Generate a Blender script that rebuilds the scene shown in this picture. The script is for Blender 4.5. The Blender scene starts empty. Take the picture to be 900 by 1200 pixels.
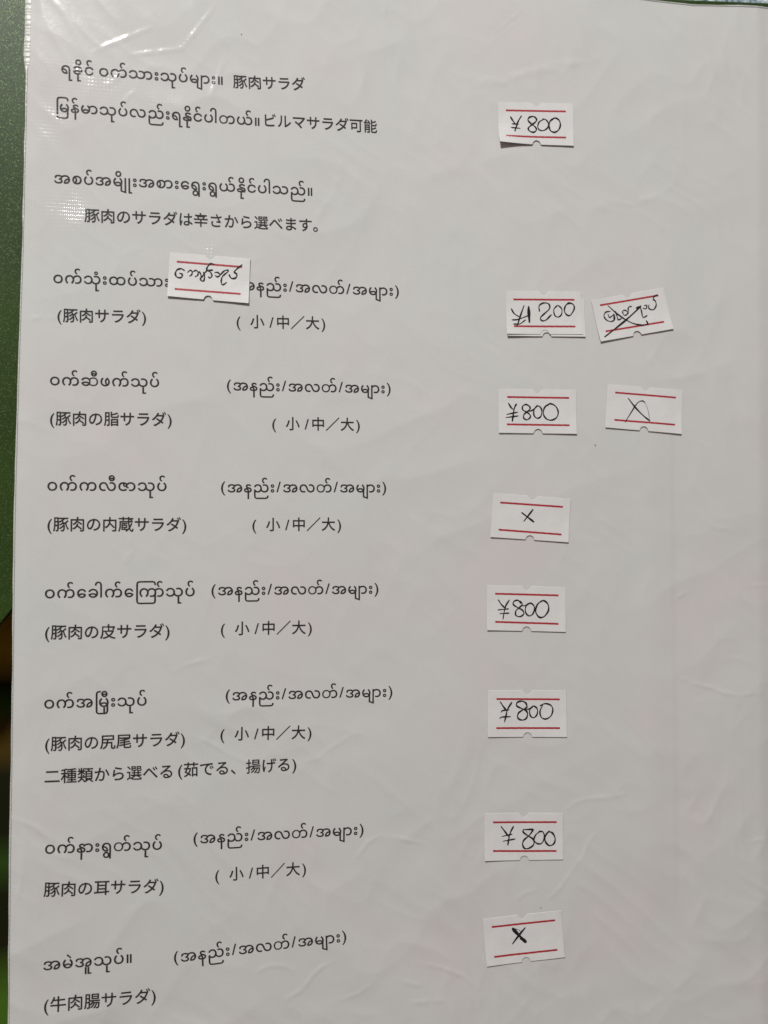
import bpy, bmesh, math, random
import numpy as np
from mathutils import Matrix, Vector

# ------------------------------------------------------------------ camera, light, exposure
S = bpy.context.scene
C = S.collection
MM = 0.001
cam_d = bpy.data.cameras.new('camera'); cam = bpy.data.objects.new('camera', cam_d); C.objects.link(cam)
S.camera = cam
cam_d.sensor_fit = 'VERTICAL'; cam_d.sensor_height = 24.0; cam_d.lens = 24.0 * 900 / 1200
cam_d.clip_start = 0.01; cam_d.clip_end = 20
Rm = Matrix.Rotation(0.01909016, 3, 'X') @ Matrix.Rotation(-0.15065729, 3, 'Y') @ Matrix.Rotation(0.00892641, 3, 'Z')
cam.matrix_world = Matrix.Translation((0, 0, 0.2144)) @ Rm.to_4x4()
cam_d.dof.use_dof = True; cam_d.dof.focus_distance = 0.214; cam_d.dof.aperture_fstop = 7

w = bpy.data.worlds.new("World"); S.world = w; w.use_nodes = True
wn = w.node_tree.nodes; wl = w.node_tree.links
bg = wn['Background']
tc = wn.new('ShaderNodeTexCoord'); sx = wn.new('ShaderNodeSeparateXYZ'); rp = wn.new('ShaderNodeValToRGB')
wl.new(tc.outputs['Generated'], sx.inputs[0]); wl.new(sx.outputs['Y'], rp.inputs[0]); wl.new(rp.outputs[0], bg.inputs[0])
rp.color_ramp.elements[0].position = 0.0; rp.color_ramp.elements[0].color = (0.67, 0.50, 0.44, 1)
rp.color_ramp.elements[1].position = 1.0; rp.color_ramp.elements[1].color = (0.86, 0.92, 0.97, 1)
bg.inputs[1].default_value = 0.312

def area(name, loc, size, power, col, aim=(0.03, 0.0, 0)):
    d = bpy.data.lights.new(name, 'AREA'); d.shape = 'DISK'; d.size = size; d.energy = power; d.color = col
    o = bpy.data.objects.new(name, d); C.objects.link(o); o.location = loc
    o.rotation_euler = (Vector(aim) - Vector(loc)).to_track_quat('-Z', 'Y').to_euler()
    return o
area('window_light', (-0.41, 1.10, 1.03), 0.24, 25.8, (1.0, 0.99, 0.965))

S.view_settings.view_transform = 'Standard'; S.view_settings.look = 'None'
S.view_settings.exposure = 0.0; S.view_settings.gamma = 1.0
S.cycles.max_bounces = 8; S.cycles.transparent_max_bounces = 16
S.cycles.caustics_reflective = False; S.cycles.caustics_refractive = False
S.cycles.sample_clamp_indirect = 4

# ------------------------------------------------------------------ measured layout (millimetres on the sheet)
WEAR = [[-54.55,85.62,7,6,1],[-52.75,79.61,6,7,0.8],[-21.45,72.36,6,5,0.8],[-17.42,74.93,4,3,0.6],[-50.01,117.97,9,4,0.5],[-19.11,129.1,6,5,0.25],[-51.27,48.38,10,5,0.8],[-57.37,104.74,8,6,0.4],[-31.73,112.02,7,4,0.4],[-37.43,70.73,6,4,0.4],[-48.17,58.73,8,4,0.4],[-4.03,109.26,9,5,0.2],[-34.33,-6.76,5,3,0.8],[122.71,35.85,2,5,1],[116.7,10.35,2,3,0.8],[143.79,133.57,1.5,6,1],[-61.07,63.72,4,10,0.4],[127.54,128.18,6,9,0.2]]
TEXT = [["m","ရခိုင်_ဝက်သားသုပ်များ။",-55.04,119.62,-13.1,120.33],["j","豚肉サラダ",-10.28,120.0,9.4,121.09],["m","{rm}မန်မာသုပ်လည်းရ{na}ိုင်ပါတယ်။",-56.11,109.27,-3.11,109.9],["j","ビルマサラダ可能",-1.63,110.1,29.59,111.09],["m","အစပ်အမျိ{u}းအစား{E}{ra}ွး{ra}ွယ်{na}ိုင်ပါသည်။",-56.47,90.21,11.54,91.65],["j","豚肉のサラダは辛さから選べます。",-48.65,80.6,13.15,81.91],["m","ဝက်သုံးထပ်သား",-56.29,63.68,-26.78,64.14],["m","(အနည်း/အလတ်/အများ)",-9.7,64.28,36.09,65.04],["j","(豚肉サラダ)",-55.1,53.64,-32.53,54.23],["s","( 小 /中／大)",-8.74,54.15,15.42,54.77],["m","ဝက်ဆီဖက်သုပ်",-56.67,36.6,-28.95,37.01],["m","(အနည်း/အလတ်/အများ)",-11.17,36.77,33.87,37.38],["j","(豚肉の脂サラダ)",-56.53,26.29,-25.57,26.87],["s","( 小 /中／大)",1.1,26.55,25.22,26.85],["m","ဝက်ကလီဇာသုပ်",-56.95,8.92,-26.73,9.2],["m","(အနည်း/အလတ်/အများ)",-12.46,9.04,32.73,9.59],["j","(豚肉の内蔵サラダ)",-56.81,-1.43,-21.46,-1.31],["s","( 小 /中／大)",-4.01,-1.15,20.18,-0.9],["m","ဝက်{E}ခါက်{E}{rw}ကာ်သုပ်",-57.24,-19.21,-19.08,-18.92],["m","(အနည်း/အလတ်/အများ)",-14.71,-18.73,30.74,-18.61],["j","(豚肉の皮サラダ)",-57.1,-29.71,-25.51,-29.66],["s","( 小 /中／大)",-12.13,-29.27,12.34,-29.26],["m","ဝက်အ{rt}မှီးသုပ်",-57.06,-47.95,-31.22,-47.79],["m","(အနည်း/အလတ်/အများ)",-10.69,-47.07,34.86,-47.32],["j","(豚肉の尻尾サラダ)",-56.7,-58.73,-21.23,-58.47],["s","( 小 /中／大)",-11.98,-57.58,12.45,-57.88],["j","二種類から選べる",-56.69,-67.12,-24.43,-67.06],["j","(茹でる、揚げる)",-22.93,-66.86,8.41,-66.43],["m","ဝက်နား{ra}ွတ်သုပ်",-56.34,-85.44,-26.93,-86.09],["m","(အနည်း/အလတ်/အများ)",-18.77,-84.99,27.02,-84.97],["j","豚肉の耳サラダ)",-56.55,-96.27,-26.37,-97.29],["s","( 小 /中／大)",-12.96,-95.28,11.3,-94.79],["m","အမဲအူသုပ်။",-56.37,-115.49,-34.35,-115.34],["m","(အနည်း/အလတ်/အများ)",-23.46,-116.13,22.49,-113.87],["j","(牛肉腸サラダ)",-56.06,-126.07,-28.08,-126.03]]
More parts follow.
